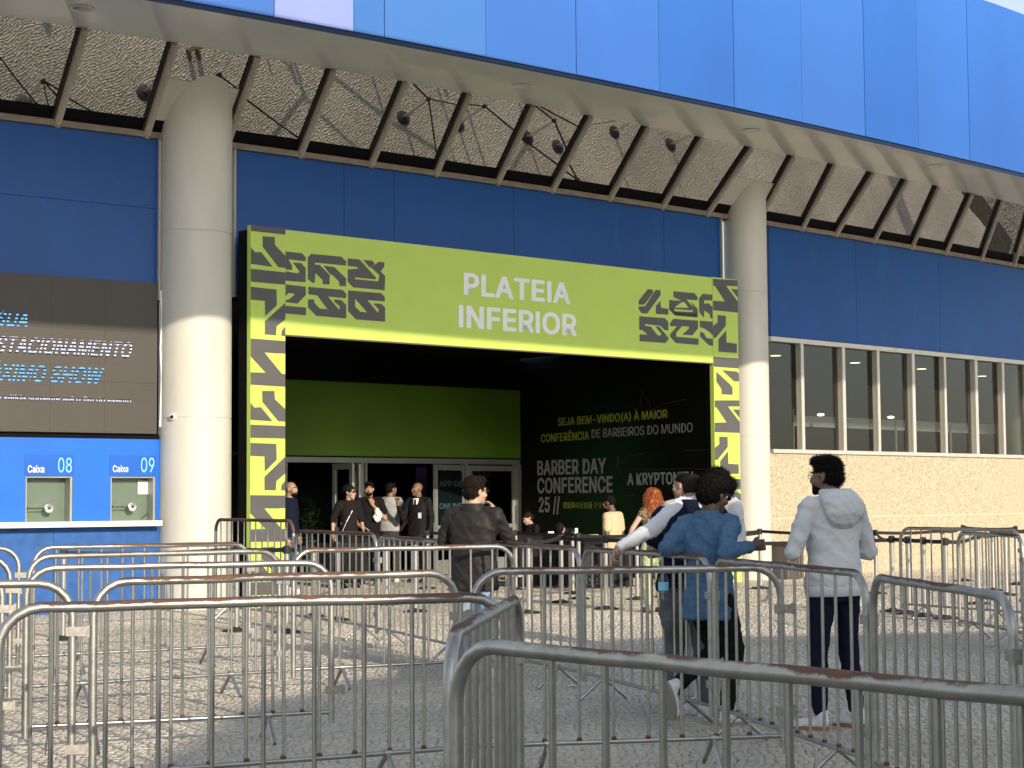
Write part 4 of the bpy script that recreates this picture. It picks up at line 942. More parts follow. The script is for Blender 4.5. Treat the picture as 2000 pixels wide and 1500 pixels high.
def hand(mb, w_, d, palm, s=1., curl=.5, side=1, fr=.0085, spread=.12):
    """w_ wrist, d direction of the hand, palm = palm normal; five separate bent fingers"""
    d = Vector(d).normalized(); palm = Vector(palm); palm = (palm-d*palm.dot(d)).normalized(); lat = d.cross(palm)*side
    c = w_+d*.045*s
    mb.caps(w_-d*.01, w_+d*.02*s, .024*s, .028*s, 8)
    for k in range(4): 
        o_ = lat*((k-1.5)*.019*s)
        mb.caps(w_+d*.015*s+o_*.7, w_+d*.083*s+o_, .0155*s, .0125*s, 8)
    for k, L_ in enumerate((.070, .078, .072, .058)):
        a0 = w_+d*.083*s+lat*((k-1.5)*.0195*s); dd = (d+lat*(k-1.5)*spread).normalized(); p = a0; ang = curl*.6
        for j, f in enumerate((.45, .32, .25)):
            v = (dd*math.cos(ang)+palm*math.sin(ang)); q = p+v*L_*f*s; mb.caps(p, q, fr*s*(1-.08*j), fr*s*(.93-.08*j), 7); p = q; ang += curl*.75
    t0 = w_+d*.022*s-lat*.024*s; t1 = t0+(d*.7-lat*.75+palm*.25).normalized()*.036*s; t2 = t1+(d*.95-lat*.25+palm*(.2+curl*.5)).normalized()*.032*s
    mb.caps(t0, t1, .014*s, .011*s, 8); mb.caps(t1, t2, .0105*s, .0088*s, 8)
    mb.ell(c+lat*0, (.03*s, .03*s, .03*s), None, 8, 5)

def person(label, x, y, face, H_=1.75, lean=0, side=0, twist=0, yawh=0, pitchh=0, rollh=0, skin='tan', hair=('short', M_hairb), arms=None, legs=None,
           top=None, pants=None, shoes=None, near_=False, female=False, beard=False, dz=0, sleeve='long', hem=.0, extra=None, wide=1.0, hips=None, glasses=None, cat='person', trouser_w=1.0, foot_yaw=(0, 0)):
    k = H_/1.75; g_ = thing('person', label, cat, (x, y, dz), -face, None)
    vb = .0065 if near_ else .0095; vc = .011 if near_ else .013
    pel = Vector((0, 0, .95*k)) if hips is None else Vector(hips)
    T = Matrix.Rotation(-lean, 3, 'X') @ Matrix.Rotation(side, 3, 'Y'); Tw = T @ Matrix.Rotation(-twist, 3, 'Z')
    sp = lambda a, b, c, M=Tw: pel + M @ Vector((a*k, b*k, c*k))
    sh_w = (.165 if female else .185)*wide
    shL, shR = sp(-sh_w, -.01, .475), sp(sh_w, -.01, .475); neck = sp(0, -.015, .53)
    RH = rotm(yawh, pitchh, rollh); hc = neck + T @ Vector((0, .02*k, 0)) + (T @ RH) @ Vector((0, .02*k, .145*k)); HM = T @ RH
    hp = lambda a, b, c: hc + HM @ Vector((a*k, b*k, c*k))
    A = arms or {}
    eL, wL = A.get('L', (shL+Vector((-.06, -.02, -.29)), shL+Vector((-.05, .06, -.54)))); eR, wR = A.get('R', (shR+Vector((.06, -.02, -.29)), shR+Vector((.05, .06, -.54))))
    eL, wL, eR, wR = map(Vector, (eL, wL, eR, wR))
    dL, pL = A.get('hL', (wL-eL, (1, 0, 0))); dR, pR = A.get('hR', (wR-eR, (-1, 0, 0)))
    cuL, cuR = A.get('curl', (.5, .5))
    hipL, hipR = pel+Vector((-.09*k, 0, -.03*k)), pel+Vector((.09*k, 0, -.03*k))
    Lg = legs or {}
    kL, aL, tL = Lg.get('L', ((-.10*k, .02, .49*k), (-.11*k, -.02, .085*k), (-.12*k, .20, .03))); kR, aR, tR = Lg.get('R', ((.10*k, .02, .49*k), (.11*k, -.02, .085*k), (.12*k, .20, .03)))
    kL, aL, tL, kR, aR, tR = map(Vector, (kL, aL, tL, kR, aR, tR))
    # ---- body: one continuous skin
    b = MB()
    b.ell(hp(0, -.012, .035), (.076*k, .094*k, .083*k), HM); b.ell(hp(0, .03, -.02), (.063*k, .068*k, .09*k), HM); b.ell(hp(0, .045, -.075), (.045*k, .045*k, .035*k), HM)
    b.ell(hp(0, .074, -.098), (.022*k, .02*k, .018*k), HM, 8, 6)
    b.caps(hp(0, .088, .015), hp(0, .108, -.026), .009*k, .0145*k, 8); b.ell(hp(0, .098, -.03), (.018*k, .012*k, .009*k), HM, 8, 6)
    b.ell(hp(0, .082, .030), (.052*k, .018*k, .010*k), HM, 10, 6); b.ell(hp(0, .092, -.056), (.024*k, .011*k, .007*k), HM, 8, 5); b.ell(hp(0, .090, -.068), (.020*k, .011*k, .007*k), HM, 8, 5)
    for s in (-1, 1):
        b.ell(hp(s*.078, -.008, -.004), (.010*k, .019*k, .032*k), HM, 8, 7); b.ell(hp(s*.05, .06, -.03), (.02*k, .03*k, .022*k), HM, 8, 6)
    b.caps(hp(0, -.015, -.05), neck-Vector((0, 0, .03)), .056*k if not female else .047*k, .064*k if not female else .052*k, 14)
    b.loft([(sp(0, 0, .05), .15*k, .10*k, Tw), (sp(0, .01, .25), .14*k, .10*k, Tw), (sp(0, 0, .42), .15*k, .10*k, Tw), (sp(0, -.01, .50), .09*k, .06*k, Tw)])
    am = .9 if female else 1.0
    for sh, e, w_ in ((shL, eL, wL), (shR, eR, wR)):
        b.caps(sh, e, .05*k*am, .041*k*am, 12); b.caps(e, w_, .041*k*am, .027*k*am, 12)
    hand(b, wL, dL, pL, k*(1 if not female else .9), cuL, 1, .0088 if near_ else .0105); hand(b, wR, dR, pR, k*(1 if not female else .9), cuR, -1, .0088 if near_ else .0105)
    for hi, kn, an in ((hipL, kL, aL), (hipR, kR, aR)):
        b.caps(hi, kn, .075*k, .05*k, 12); b.caps(kn, an, .052*k, .035*k, 12)
    body = link_mesh('body', remesh(b, vb, 3, None, 'body'), g_); body.data.materials.append(SKIN[skin])
    R0 = random.uniform(0, 50)
    # ---- face details
    for s in (-1, 1):
        mb = MB(); mb.ell(hp(s*.031, .083, .008), (.013*k, .009*k, .008*k), HM, 10, 7); ey = mb.build('eye', M_eye, g_, True)
        mb = MB(); mb.ell(hp(s*.031, .0895, .008), (.0055*k, .004*k, .0055*k), HM, 8, 5); mb.build('iris', M_iris, ey, True)
        mb = MB(); mb.tube([hp(s*.014, .101, .030), hp(s*.034, .099, .036), hp(s*.055, .080, .028)], .004*k, 6); mb.build('eyebrow', hair[1] or M_hairb, g_, True)
    mb = MB(); mb.ell(hp(0, .101, -.058), (.021*k, .004*k, .006*k), HM, 10, 5); mb.build('lips', M_lip, g_, True)
    # ---- hair
    kind, hm = hair; h = MB(); fr = (.006, frizz(R0)); vh = .007 if near_ else .010
    def hell(c, r): h.ell(hp(*c), (r[0]*k, r[1]*k, r[2]*k), HM, 18, 12)
    if kind == 'short': hell((0, -.022, .050), (.084, .096, .082)); hell((0, -.045, .0), (.078, .072, .075)); hell((0, .045, .095), (.055, .05, .03)); fr = (.007, frizz(R0, 55))
    if kind == 'quiff': hell((0, -.018, .055), (.086, .098, .085)); hell((0, -.045, .0), (.080, .074, .08)); hell((0, .04, .105), (.066, .062, .035)); hell((.02, .07, .10), (.05, .045, .03)); fr = (.006, frizz(R0, 60))
    if kind == 'fade': hell((0, -.018, .055), (.078, .093, .078)); hell((0, -.04, .02), (.076, .070, .06)); fr = (.002, frizz(R0, 90))
    if kind == 'afro': hell((0, -.03, .055), (.100, .110, .094)); hell((0, -.055, .0), (.092, .080, .08)); hell((0, .03, .09), (.085, .07, .05)); fr = (.013, frizz(R0, 55))
    if kind == 'curly': hell((0, -.02, .06), (.090, .102, .085)); hell((0, -.045, .0), (.080, .074, .075)); hell((.0, .04, .105), (.07, .055, .035)); fr = (.012, frizz(R0, 48))
    if kind == 'swoop': hell((0, -.018, .055), (.088, .100, .085)); hell((0, -.045, .0), (.082, .074, .08)); hell((0, .055, .095), (.07, .06, .04)); h.caps(hp(.03, .08, .11), hp(.055, .115, .035), .03*k, .010*k); h.caps(hp(-.02, .09, .11), hp(-.01, .12, .05), .028*k, .010*k); fr = (.009, frizz(R0, 50))
    if kind == 'wrap': hell((0, -.03, .05), (.095, .11, .095)); hell((-.02, -.10, .02), (.07, .06, .07)); h.caps(hp(-.07, -.02, .0), hp(-.06, .0, -.12), .03*k, .02*k); fr = (.006, folds(R0, 20, 30))
    if kind == 'cap': hell((0, -.012, .05), (.086, .104, .075)); h.loft([(hp(0, .11, .028), .072*k, .075*k, HM), (hp(0, .11, .036), .07*k, .073*k, HM)]); hell((0, -.05, -.01), (.078, .06, .05)); fr = None
    if kind == 'long':
        hell((0, -.02, .05), (.092, .105, .088)); hell((0, -.05, .0), (.09, .08, .09)); fr = (.014, lambda x_, y_, z_: noise.noise(Vector((x_*40+R0, y_*40, z_*9))) + .5*noise.noise(Vector((x_*80, y_*80+R0, z_*16))))
        p = [(0, -.06, .0), (0, -.085, -.10), (.01, -.09, -.20), (.02, -.09, -.30), (.03, -.085, -.38)]; ww = (.10, .125, .135, .115, .055)
        h.loft([(hp(*q), w0*k, .055*k*(1 if i < 3 else .8), None) for i, (q, w0) in enumerate(zip(p, ww))][::-1], 18)
        for s in (-1, 1): h.caps(hp(s*.08, .0, .03), hp(s*.095, -.02, -.17), .035*k, .04*k)
    if kind == 'tied':
        hell((0, -.02, .05), (.084, .098, .082)); hell((0, -.05, .0), (.078, .07, .078)); hell((0, -.12, -.02), (.035, .035, .06)); fr = (.004, frizz(R0))
    if kind != 'bald': 
        hme = remesh(h, vh, 2, fr, 'hair')
        st = dict(afro=(2600, .022, 0, 1.6), curly=(2000, .026, .1, 1.2), swoop=(1500, .035, .35, .5), quiff=(1600, .026, .25, .5), fade=(700, .006, 0, .3), short=(900, .014, .2, .4), long=(1600, .07, .9, .4)).get(kind)
        if st and (near_ or kind == 'long'): hme = strands(hme, st[0], st[1]*k, st[2], st[3], .0014 if near_ else .003, int(R0*9))
        ho = link_mesh({'wrap': 'head_wrap', 'cap': 'cap'}.get(kind, 'hair'), hme, g_); ho.data.materials.append(hm)
    if beard:
        h = MB(); h.ell(hp(0, .052, -.078), (.055*k, .052*k, .038*k), HM); h.ell(hp(0, .085, -.095), (.028*k, .022*k, .022*k), HM, 10, 7); h.ell(hp(0, .098, -.045), (.026*k, .010*k, .006*k), HM, 10, 6)
        bo = link_mesh('beard', remesh(h, vh, 1, (.002, frizz(R0, 90))), g_); bo.data.materials.append(hair[1] or M_hairb)
    if glasses:
        gm, lens = glasses; gg = MB()
        for s in (-1, 1):
            cn = hp(s*.034, .108, .008); pts = [cn + HM @ Vector((.024*k*math.cos(a), -.004*abs(math.cos(a))*k, .018*k*math.sin(a))) for a in [2*math.pi*i/14 for i in range(15)]]
            gg.tube(pts, .0022*k, 6, False); gg.tube([hp(s*.058, .104, .012), hp(s*.078, .05, .012), hp(s*.082, -.01, .008)], .0022*k, 6)
        gg.tube([hp(-.012, .112, .012), hp(.012, .112, .012)], .0022*k, 6); go = gg.build('glasses', gm, g_, True)
        for s in (-1, 1):
            gg = MB(); gg.ell(hp(s*.034, .106, .008), (.023*k, .003*k, .0175*k), HM, 14, 6)
            if lens: gg.build('lens', lens, go, True)
    # ---- clothes
    if top:
        t = MB(); tm = top; f = .86 if female else 1.0; f *= wide
        rings = [(sp(0, 0, -.06+hem), .192*k*f, .146*k, Tw), (sp(0, 0, .04+hem*.5), .186*k*f, .140*k, Tw), (sp(0, .0, .17), .165*k*f, .12*k, Tw), (sp(0, .0, .30), .182*k*f, .128*k, Tw), (sp(0, -.005, .40), .188*k*f, .122*k, Tw), (sp(0, -.012, .47), .165*k*f, .098*k, Tw), (sp(0, -.015, .515), .105*k*f, .082*k, Tw), (sp(0, -.015, .545), .07*k, .07*k, Tw)]
        for s_, sh in ((-1, shL), (1, shR)):
            t.caps(sp(s_*.05*f, -.015, .50), sh+Vector((0, 0, .004)), .052*k, (.060 if female else .064)*k, 14); t.caps(sp(s_*.09*f, 0, .36), sh+Vector((0, 0, -.03)), .085*k, .068*k, 14)
        if sleeve == 'tank': rings = rings[:-1]
        t.loft(rings, 26)
        for sh, e, w_ in ((shL, eL, wL), (shR, eR, wR)):
            if sleeve == 'long': t.caps(sh, e, .064*k, .054*k, 14); t.caps(e, e+(w_-e)*.93, .055*k, .040*k, 14)
            elif sleeve == 'mid': t.caps(sh, e, .07*k, .06*k, 14); t.caps(e, e+(w_-e)*.15, .055*k, .05*k, 12)
            elif sleeve == 'short': t.caps(sh, sh+(e-sh)*.66, .074*k, .068*k, 14)
            else: t.caps(sh, sh+(e-sh)*.15, .062*k, .058*k, 12)
        to = link_mesh('top' if sleeve == 'tank' else 'shirt', remesh(t, vc, 3, (.009 if sleeve == 'long' else .006, folds(R0, 5, 11, 1.0)), 'shirt'), g_); to.data.materials.append(tm)
    if pants:
        t = MB(); w2 = trouser_w; t.loft([(pel+Vector((0, 0, -.13*k)), .160*k, .118*k), (pel+Vector((0, 0, -.04*k)), .164*k, .120*k), (pel+Vector((0, 0, .05*k)), .145*k, .104*k)], 22)
        for hi, kn, an in ((hipL, kL, aL), (hipR, kR, aR)):
            t.caps(hi, kn, .096*k*min(1.1, w2), .068*k*w2, 14); t.caps(kn, an+(kn-an)*.12, .067*k*w2, .05*k*w2, 14)
        po = link_mesh('trousers', remesh(t, vc, 3, (.006, folds(R0+7, 8, 11)), 'trousers'), g_); po.data.materials.append(pants)
    if shoes:
        sm, sole = shoes
        for an, to_ in ((aL, tL), (aR, tR)):
            d = (to_-an); fw = Vector((d.x, d.y, to_.z-(an.z-.055*k))).normalized(); upv = Vector((0, 0, 1)) if abs(fw.z) < .5 else Vector((d.x, d.y, 0)).normalized()
            lt = fw.cross(upv).normalized(); upv = lt.cross(fw).normalized(); M = Matrix((lt, fw, upv)).transposed(); c0 = an-upv*.045*k
            q = lambda a, b_, c_: c0 + M @ Vector((a*k, b_*k, c_*k))
            u = MB(); u.ell(q(0, .07, .0), (.043*k, .125*k, .035*k), M); u.ell(q(0, .0, .015), (.040*k, .06*k, .05*k), M); u.ell(q(0, .14, -.012), (.046*k, .062*k, .026*k), M); u.caps(q(0, -.01, .02), q(0, -.015, .06), .042*k, .040*k)
            sh_ = link_mesh('shoe', remesh(u, .007 if near_ else .011, 2), g_); sh_.data.materials.append(sm)
            u = MB(); n_ = 20; ring = []
            for i in range(n_):
                a_ = 2*math.pi*i/n_; yy = math.sin(a_); ring.append((.046*math.cos(a_)*(1+.08*yy), .07+.135*yy))
            for lo, hi2 in ((-.042, -.016),):
                vs = [q(a_, b_, lo) for a_, b_ in ring]+[q(a_, b_, hi2) for a_, b_ in ring]
                u.add(vs, [tuple(reversed(range(n_))), tuple(range(n_, 2*n_))]+[(i, (i+1) % n_, n_+(i+1) % n_, n_+i) for i in range(n_)])
            u.build('sole', sole, sh_)
    g_['_'] = 0; del g_['_']
    return g_, dict(sp=sp, hp=hp, HM=HM, Tw=Tw, pel=pel, k=k, shL=shL, shR=shR, wL=wL, wR=wR, dL=dL, dR=dR, aL=aL, aR=aR, kR=kR, eR=eR, eL=eL)
M_sole = pm('gum_sole', (.28, .16, .08), .7); M_solew = pm('white_sole', (.72, .72, .70), .6); M_shoew = pm('white_leather', (.74, .75, .76), .5); M_shoeb = pm('black_leather', (.012, .012, .012), .4)
M_hood = cloth('grey_fleece', (.60, .62, .63)); M_navy2 = cloth('navy_jersey', (.008, .012, .028)); M_denim = cloth('denim', (.072, .145, .25), var=.2, vs=40, dirt=(.088, .17, .285), ds=9, dth=.52, bs=60)
M_blk = cloth('black_cotton', (.010, .010, .011)); M_gtr = cloth('grey_trouser_cloth', (.12, .125, .135)); M_whs = cloth('white_cotton', (.72, .74, .78)); M_beige = cloth('beige_cotton', (.58, .45, .28))
M_jkt = cloth('black_nylon', (.020, .018, .017), .62, bump=.2, bs=14, spec=.3); M_jean = cloth('light_jeans', (.25, .36, .48)); M_green = cloth('pale_green_linen', (.42, .46, .27)); M_olive = cloth('cream_olive_jacket', (.42, .40, .28)); M_gt = cloth('heather_grey', (.36, .37, .39)); M_char = cloth('charcoal_twill', (.05, .045, .042))
M_plum = cloth('black_knit', (.016, .013, .013)); M_whp = cloth('white_trouser_cloth', (.62, .63, .64))
def m_leo():
    m = pm('leopard_cloth', (.45, .33, .18), .7, var=.2, vs=8); n = m.node_tree; N = n.nodes; L = n.links; b = N['Principled BSDF']; src = b.inputs['Base Color'].links[0].from_socket
    geo = N.new('ShaderNodeTexCoord'); vo = N.new('ShaderNodeTexVoronoi'); vo.inputs['Scale'].default_value = 42; nz = N.new('ShaderNodeTexNoise'); nz.inputs['Scale'].default_value = 30
    L.new(geo.outputs['Object'], nz.inputs[0]); mx0 = N.new('ShaderNodeMix'); mx0.data_type = 'RGBA'; mx0.inputs[0].default_value = .06; L.new(geo.outputs['Object'], mx0.inputs[6]); L.new(nz.outputs[1], mx0.inputs[7]); L.new(mx0.outputs[2], vo.inputs[0])
    cr = N.new('ShaderNodeValToRGB'); e = cr.color_ramp.elements; e[0].position = .30; e[0].color = (0, 0, 0, 1); e[1].position = .38; e[1].color = (1, 1, 1, 1); e2 = e.new(.62); e2.color = (1, 1, 1, 1); e3 = e.new(.70); e3.color = (0, 0, 0, 1)
    L.new(vo.outputs['Distance'], cr.inputs[0]); mx = N.new('ShaderNodeMix'); mx.data_type = 'RGBA'; L.new(cr.outputs[0], mx.inputs[0]); L.new(src, mx.inputs[6]); mx.inputs[7].default_value = (.02, .012, .008, 1); L.new(mx.outputs[2], b.inputs['Base Color']); return m
M_leo = m_leo()
def gp_(px, py): p = at_z(px, py, 0); return p.x, p.y

# 1 hooded man: faces away and to the left
x, y = 2.06, 11.5
P1, q = person('man in a pale grey hoodie and navy joggers standing with his back turned', x, y, rad(-28), 1.735, lean=.03, yawh=rad(-28), pitchh=.02, skin='brown', hair=('quiff', M_hairb), near_=True, beard=True, wide=1.04,
    arms={'L': ((-.31, .02, 1.13), (-.14, .25, 1.12)), 'R': ((.30, .02, 1.12), (.13, .26, 1.14)), 'hL': ((.3, .9, .1), (1, -.2, 0)), 'hR': ((-.3, .9, .1), (-1, -.2, 0)), 'curl': (1.0, 1.0)},
    legs={'L': ((-.12, .03, .50), (-.14, -.01, .085), (-.24, .17, .03)), 'R': ((.12, .02, .50), (.14, -.03, .085), (.10, .20, .03))}, top=M_hood, pants=M_navy2, shoes=(M_shoew, M_sole), glasses=(M_gold, None), hem=.02, trouser_w=.98)
h = MB(); sp = q['sp']; Tw = q['Tw']
h.loft([(sp(0, -.10, .33), .05, .02, Tw), (sp(0, -.135, .37), .11, .035, Tw), (sp(0, -.145, .43), .145, .05, Tw), (sp(0, -.12, .50), .15, .07, Tw), (sp(0, -.07, .555), .13, .085, Tw), (sp(0, -.04, .585), .10, .085, Tw)], 22)
ho = link_mesh('hood', remesh(h, .01, 3, (.008, folds(4, 10, 22, 1.))), P1); ho.data.materials.append(M_hood)
h = MB(); h.loft([(sp(0, 0, -.10), .187, .142, Tw), (sp(0, 0, -.085), .198, .152, Tw), (sp(0, 0, -.045), .200, .154, Tw), (sp(0, 0, -.03), .19, .145, Tw)], 26); h.build('hem_rib', M_hood, P1, True)
# 2 man in denim: leans back on the barrier
P2, q2 = person('man with a black afro in a blue denim shirt leaning back on the barrier rail', 1.31, 11.76, rad(34), 1.71, lean=.02, side=0, yawh=rad(18), pitchh=.22, skin='dark', hair=('afro', M_hairb), near_=True, wide=.93, dz=0,
    hips=(-.02, -.02, .84), arms={'L': ((-.26, -.15, 1.15), (-.12, .10, 1.12)), 'R': ((.20, -.20, 1.13), (.27, .03, 1.16)), 'hL': ((.6, .7, -.2), (0, 0, -1)), 'hR': ((.5, .6, .1), (-1, 0, -.2)), 'curl': (.9, 1.2)},
    legs={'L': ((-.08, .20, .47), (-.14, -.28, .26), (-.13, -.24, .06)), 'R': ((.12, .06, .47), (.10, -.04, .085), (.19, .16, .03))}, top=M_denim, pants=M_blk, shoes=(M_shoew, pm('worn_sole', (.27, .25, .21), .8)), glasses=(M_dkglass, M_dkglass), hem=-.10)
h = MB(); sp = q2['sp']; Tw = q2['Tw']; h.loft([(sp(0, -.01, .50), .10, .085, Tw), (sp(0, -.02, .565), .078, .075, Tw)], 20); o = link_mesh('collar', remesh(h, .009, 2), P2); o.data.materials.append(M_denim)
# 3 man in navy polo and grey trousers
P3, q3 = person('man with a faded haircut in a navy polo and grey trousers behind the denim shirt', 1.19, 12.25, rad(20), 1.72, hips=(0, -.03, .90), lean=.30, yawh=rad(-5), pitchh=.25, skin='tan', hair=('fade', M_hairbr), near_=True, wide=1.1,
    arms={'L': ((-.26, .02, 1.10), (-.20, .26, 1.10)), 'R': ((.26, .0, 1.10), (.20, .26, 1.12))}, legs={'L': ((-.10, .02, .49), (-.11, -.03, .085), (-.05, .19, .03)), 'R': ((.10, .02, .49), (.12, .0, .085), (.28, .14, .03))},
    top=M_navy2, pants=M_gtr, shoes=(M_shoew, M_solew), sleeve='short', trouser_w=1.15)
h = MB(); sp = q3['sp']; Tw = q3['Tw']; h.loft([(sp(0, -.01, .50), .10, .085, Tw), (sp(0, -.03, .575), .085, .082, Tw)], 20); o = link_mesh('collar', remesh(h, .009, 2), P3); o.data.materials.append(M_navy2)
k_ = q3['k']; mb = MB(); pts = [Vector((.24, .06, .06)), Vector((.21, .03, .04)), Vector((.18, .0, .035)), Vector((.16, -.04, .05))]
# 4 white sleeved man leaning over the rail
P4, q4 = person('man in a white long sleeved top with one arm stretched to the rail', 1.33, 12.55, rad(178), 1.78, lean=.42, side=0, yawh=rad(-40), pitchh=.45, skin='tan', hair=('swoop', M_hairb), near_=True,
    arms={'L': ((-.24, .12, 1.16), (-.05, .34, 1.12)), 'R': ((.38, .22, 1.26), (.62, .30, 1.145)), 'hR': ((.45, .3, -.75), (-.8, .2, -.4)), 'curl': (.6, 1.1)}, legs=None, top=M_whs, pants=M_whp, shoes=(M_shoew, M_solew), glasses=(M_dkglass, M_dkglass))
# 5 man in cream olive jacket further back
person('man with cropped hair in a cream olive jacket standing beyond the leaning group', 1.64, 17.0, rad(-25), 1.71, yawh=rad(-30), skin='tan', hair=('fade', M_hairb), top=M_olive, pants=M_char, shoes=(M_shoeb, M_shoeb))
# 6 red haired woman
P6, q6 = person('red haired woman in a leopard print top and pale green trousers', 1.83, 23.3, rad(-22), 1.60, female=True, yawh=rad(-10), skin='fair', hair=('long', M_hairr), sleeve='tank', top=M_leo, pants=M_green, shoes=(pm('tan_sandal', (.25, .12, .06), .5), M_shoeb), trouser_w=1.15,
    arms={'L': ((-.30, .02, 1.08), (-.34, .10, .86))})
# 7 man in black jacket, hand at his mouth
P7, q7 = person('curly haired man in a black jacket and light jeans holding a hand to his mouth', -.33, 15.0, rad(24), 1.66, yawh=rad(30), pitchh=.0, skin='fair', hair=('curly', M_hairbr), near_=True, wide=1.18, glasses=(M_dkglass, M_dkglass), beard=False,
    arms={'L': ((-.30, .02, 1.12), (-.16, .20, 1.02)), 'R': ((.27, .16, 1.10), (.10, .23, 1.36)), 'hR': ((-.45, -.1, .9), (-.7, -.4, 0)), 'curl': (.5, .6)}, top=M_jkt, pants=M_jean, shoes=(M_shoew, M_solew), hem=-.13)
h = MB(); sp = q7['sp']; Tw = q7['Tw']; h.loft([(sp(0, -.01, .50), .11, .09, Tw), (sp(0, -.02, .575), .085, .08, Tw)], 20); o = link_mesh('collar', remesh(h, .009, 2), P7); o.data.materials.append(M_jkt)
# lobby group
def far(label, px, py_top, D, H_, face, **k):
    v = ray(px, 1000); return person(label, v.x/v.y*D, D, face, H_, **k)
far('bald bearded man in a dark polo half hidden behind the lime pillar', 566, 0, 28.6, 1.79, rad(105), skin='tan', hair=('bald', M_hairb), beard=True, sleeve='short', top=M_navy2, pants=cloth('dark_jeans', (.03, .045, .07)), shoes=(M_shoew, M_solew), yawh=rad(10), arms={'R': ((.28, -.02, 1.13), (.34, .08, .88))})
P9, q9 = far('woman in a black dress and head wrap with dark red glasses and a crossbody strap', 681, 0, 30.4, 1.74, rad(155), female=True, skin='fair', hair=('wrap', M_blk), sleeve='mid', top=M_plum, pants=None, shoes=(M_shoeb, M_shoeb), glasses=(pm('dark_red_frame', (.12, .01, .01), .3), M_dkglass), yawh=rad(-40), arms={'R': ((.26, -.06, 1.16), (.30, .04, .92)), 'L': ((-.24, -.02, 1.14), (-.20, .16, .98))})
t = MB(); t.loft([(Vector((0, 0, .10)), .26, .20), (Vector((0, 0, .5)), .235, .18), (Vector((0, 0, .85)), .19, .14), (Vector((0, 0, 1.02)), .15, .11)], 26); o = link_mesh('skirt', remesh(t, .014, 3, (.014, folds(3, 14, 2, 0))), P9); o.data.materials.append(M_plum)
mb = MB(); sp = q9['sp']; mb.tube([sp(-.10, .02, .50), sp(-.02, .125, .36), sp(.08, .125, .18), sp(.15, .11, .02)], .006, 6); mb.build('strap', M_chrome, P9)
P10, q10 = far('smiling bearded man in a black T-shirt holding a crumpled white paper', 721, 0, 31.2, 1.80, rad(176), skin='tan', hair=('quiff', M_hairb), beard=True, sleeve='short', top=M_blk, pants=cloth('black_jeans', (.02, .02, .022)), shoes=(M_shoeb, M_solew), yawh=rad(0),
    arms={'R': ((.30, .02, 1.14), (.13, .20, 1.02)), 'L': ((-.28, .05, 1.16), (-.06, .15, 1.40)), 'hL': ((.3, -.05, 1), (.3, -1, 0)), 'hR': ((-.9, .3, -.3), (0, 0, -1)), 'curl': (.8, .3)})
mb = MB(); mb.ell(Vector((-.15, .17, 1.22)), (.07, .05, .13)); o = link_mesh('crumpled_paper', remesh(mb, .012, 0, (.03, frizz(2, 18)))); o.data.materials.append(M_paper)
o.location = P10.location; o.rotation_euler = P10.rotation_euler; tag(o, 'crumpled white paper held by the smiling man in the black T-shirt', 'paper')
far('man in a grey T-shirt turned away with a tattooed arm on his hip', 762, 0, 32.6, 1.80, rad(18), skin='brown', hair=('short', M_hairb), sleeve='short', top=M_gt, pants=M_char, shoes=(M_shoew, M_solew), yawh=rad(35), arms={'R': ((.36, -.08, 1.14), (.22, .04, .98))})
P12, q12 = far('bald man in a black suit and tie with a white badge raising one hand', 817, 0, 32.2, 1.80, rad(205), skin='brown', hair=('bald', M_hairb), sleeve='long', top=cloth('black_suit', (.012, .012, .015), .7, bump=.05), pants=cloth('black_suit_trousers', (.012, .012, .015), .7), shoes=(M_shoeb, M_shoeb), hem=-.08, yawh=rad(30),
    arms={'R': ((.26, .10, 1.15), (.26, .28, 1.38)), 'hR': ((.05, .1, 1), (-.3, 1, 0)), 'L': ((-.26, -.02, 1.15), (-.25, .06, .90))})
sp = q12['sp']; Tw = q12['Tw']; mb = MB(); mb.loft([(sp(0, .118, .30), .012, .008, Tw), (sp(0, .110, .40), .045, .012, Tw), (sp(0, .085, .52), .06, .025, Tw)], 12); mb.build('shirt_front', M_white, P12)
mb = MB(); mb.loft([(sp(0, .130, .26), .010, .006, Tw), (sp(0, .128, .36), .026, .008, Tw), (sp(0, .112, .50), .016, .010, Tw)], 10); mb.build('tie', M_blk, P12)
mb = MB(); mb.box(sp(-.10, .135, .22), (.065, .006, .10)); mb.build('badge', M_white, P12)
P13, q13 = far('woman with tied dark hair reading a phone beside the door jamb', 1037, 0, 33.2, 1.62, rad(235), female=True, skin='fair', hair=('tied', M_hairbr), top=M_blk, pants=M_blk, shoes=(M_shoeb, M_shoeb), pitchh=.45, dz=-.28, legs={'L': ((-.12, .35, .78), (-.12, .34, .38), (-.12, .5, .33)), 'R': ((.12, .35, .78), (.12, .34, .38), (.12, .5, .33))}, hips=(0, 0, .80), arms={'R': ((.22, .06, 1.02), (.07, .28, 1.08)), 'L': ((-.22, .06, 1.02), (-.07, .28, 1.08)), 'hR': ((-.2, .9, .3), (-.5, 0, 1)), 'hL': ((.2, .9, .3), (.5, 0, 1))})
ch = []
P14, q14 = far('person in a dark cap bending forward over the check in table', 1103, 0, 31.6, 1.70, rad(200), skin='fair', hair=('cap', M_blk), top=M_blk, pants=M_blk, shoes=(M_shoeb, M_shoeb), pitchh=.9, lean=.45, dz=-.32, hips=(0, -.1, .80), legs={'L': ((-.12, .30, .80), (-.12, .26, .41), (-.12, .42, .36)), 'R': ((.12, .30, .80), (.12, .26, .41), (.12, .42, .36))}, arms={'R': ((.24, .30, 1.0), (.06, .45, 1.10)), 'L': ((-.24, .30, 1.0), (-.08, .45, 1.10))})
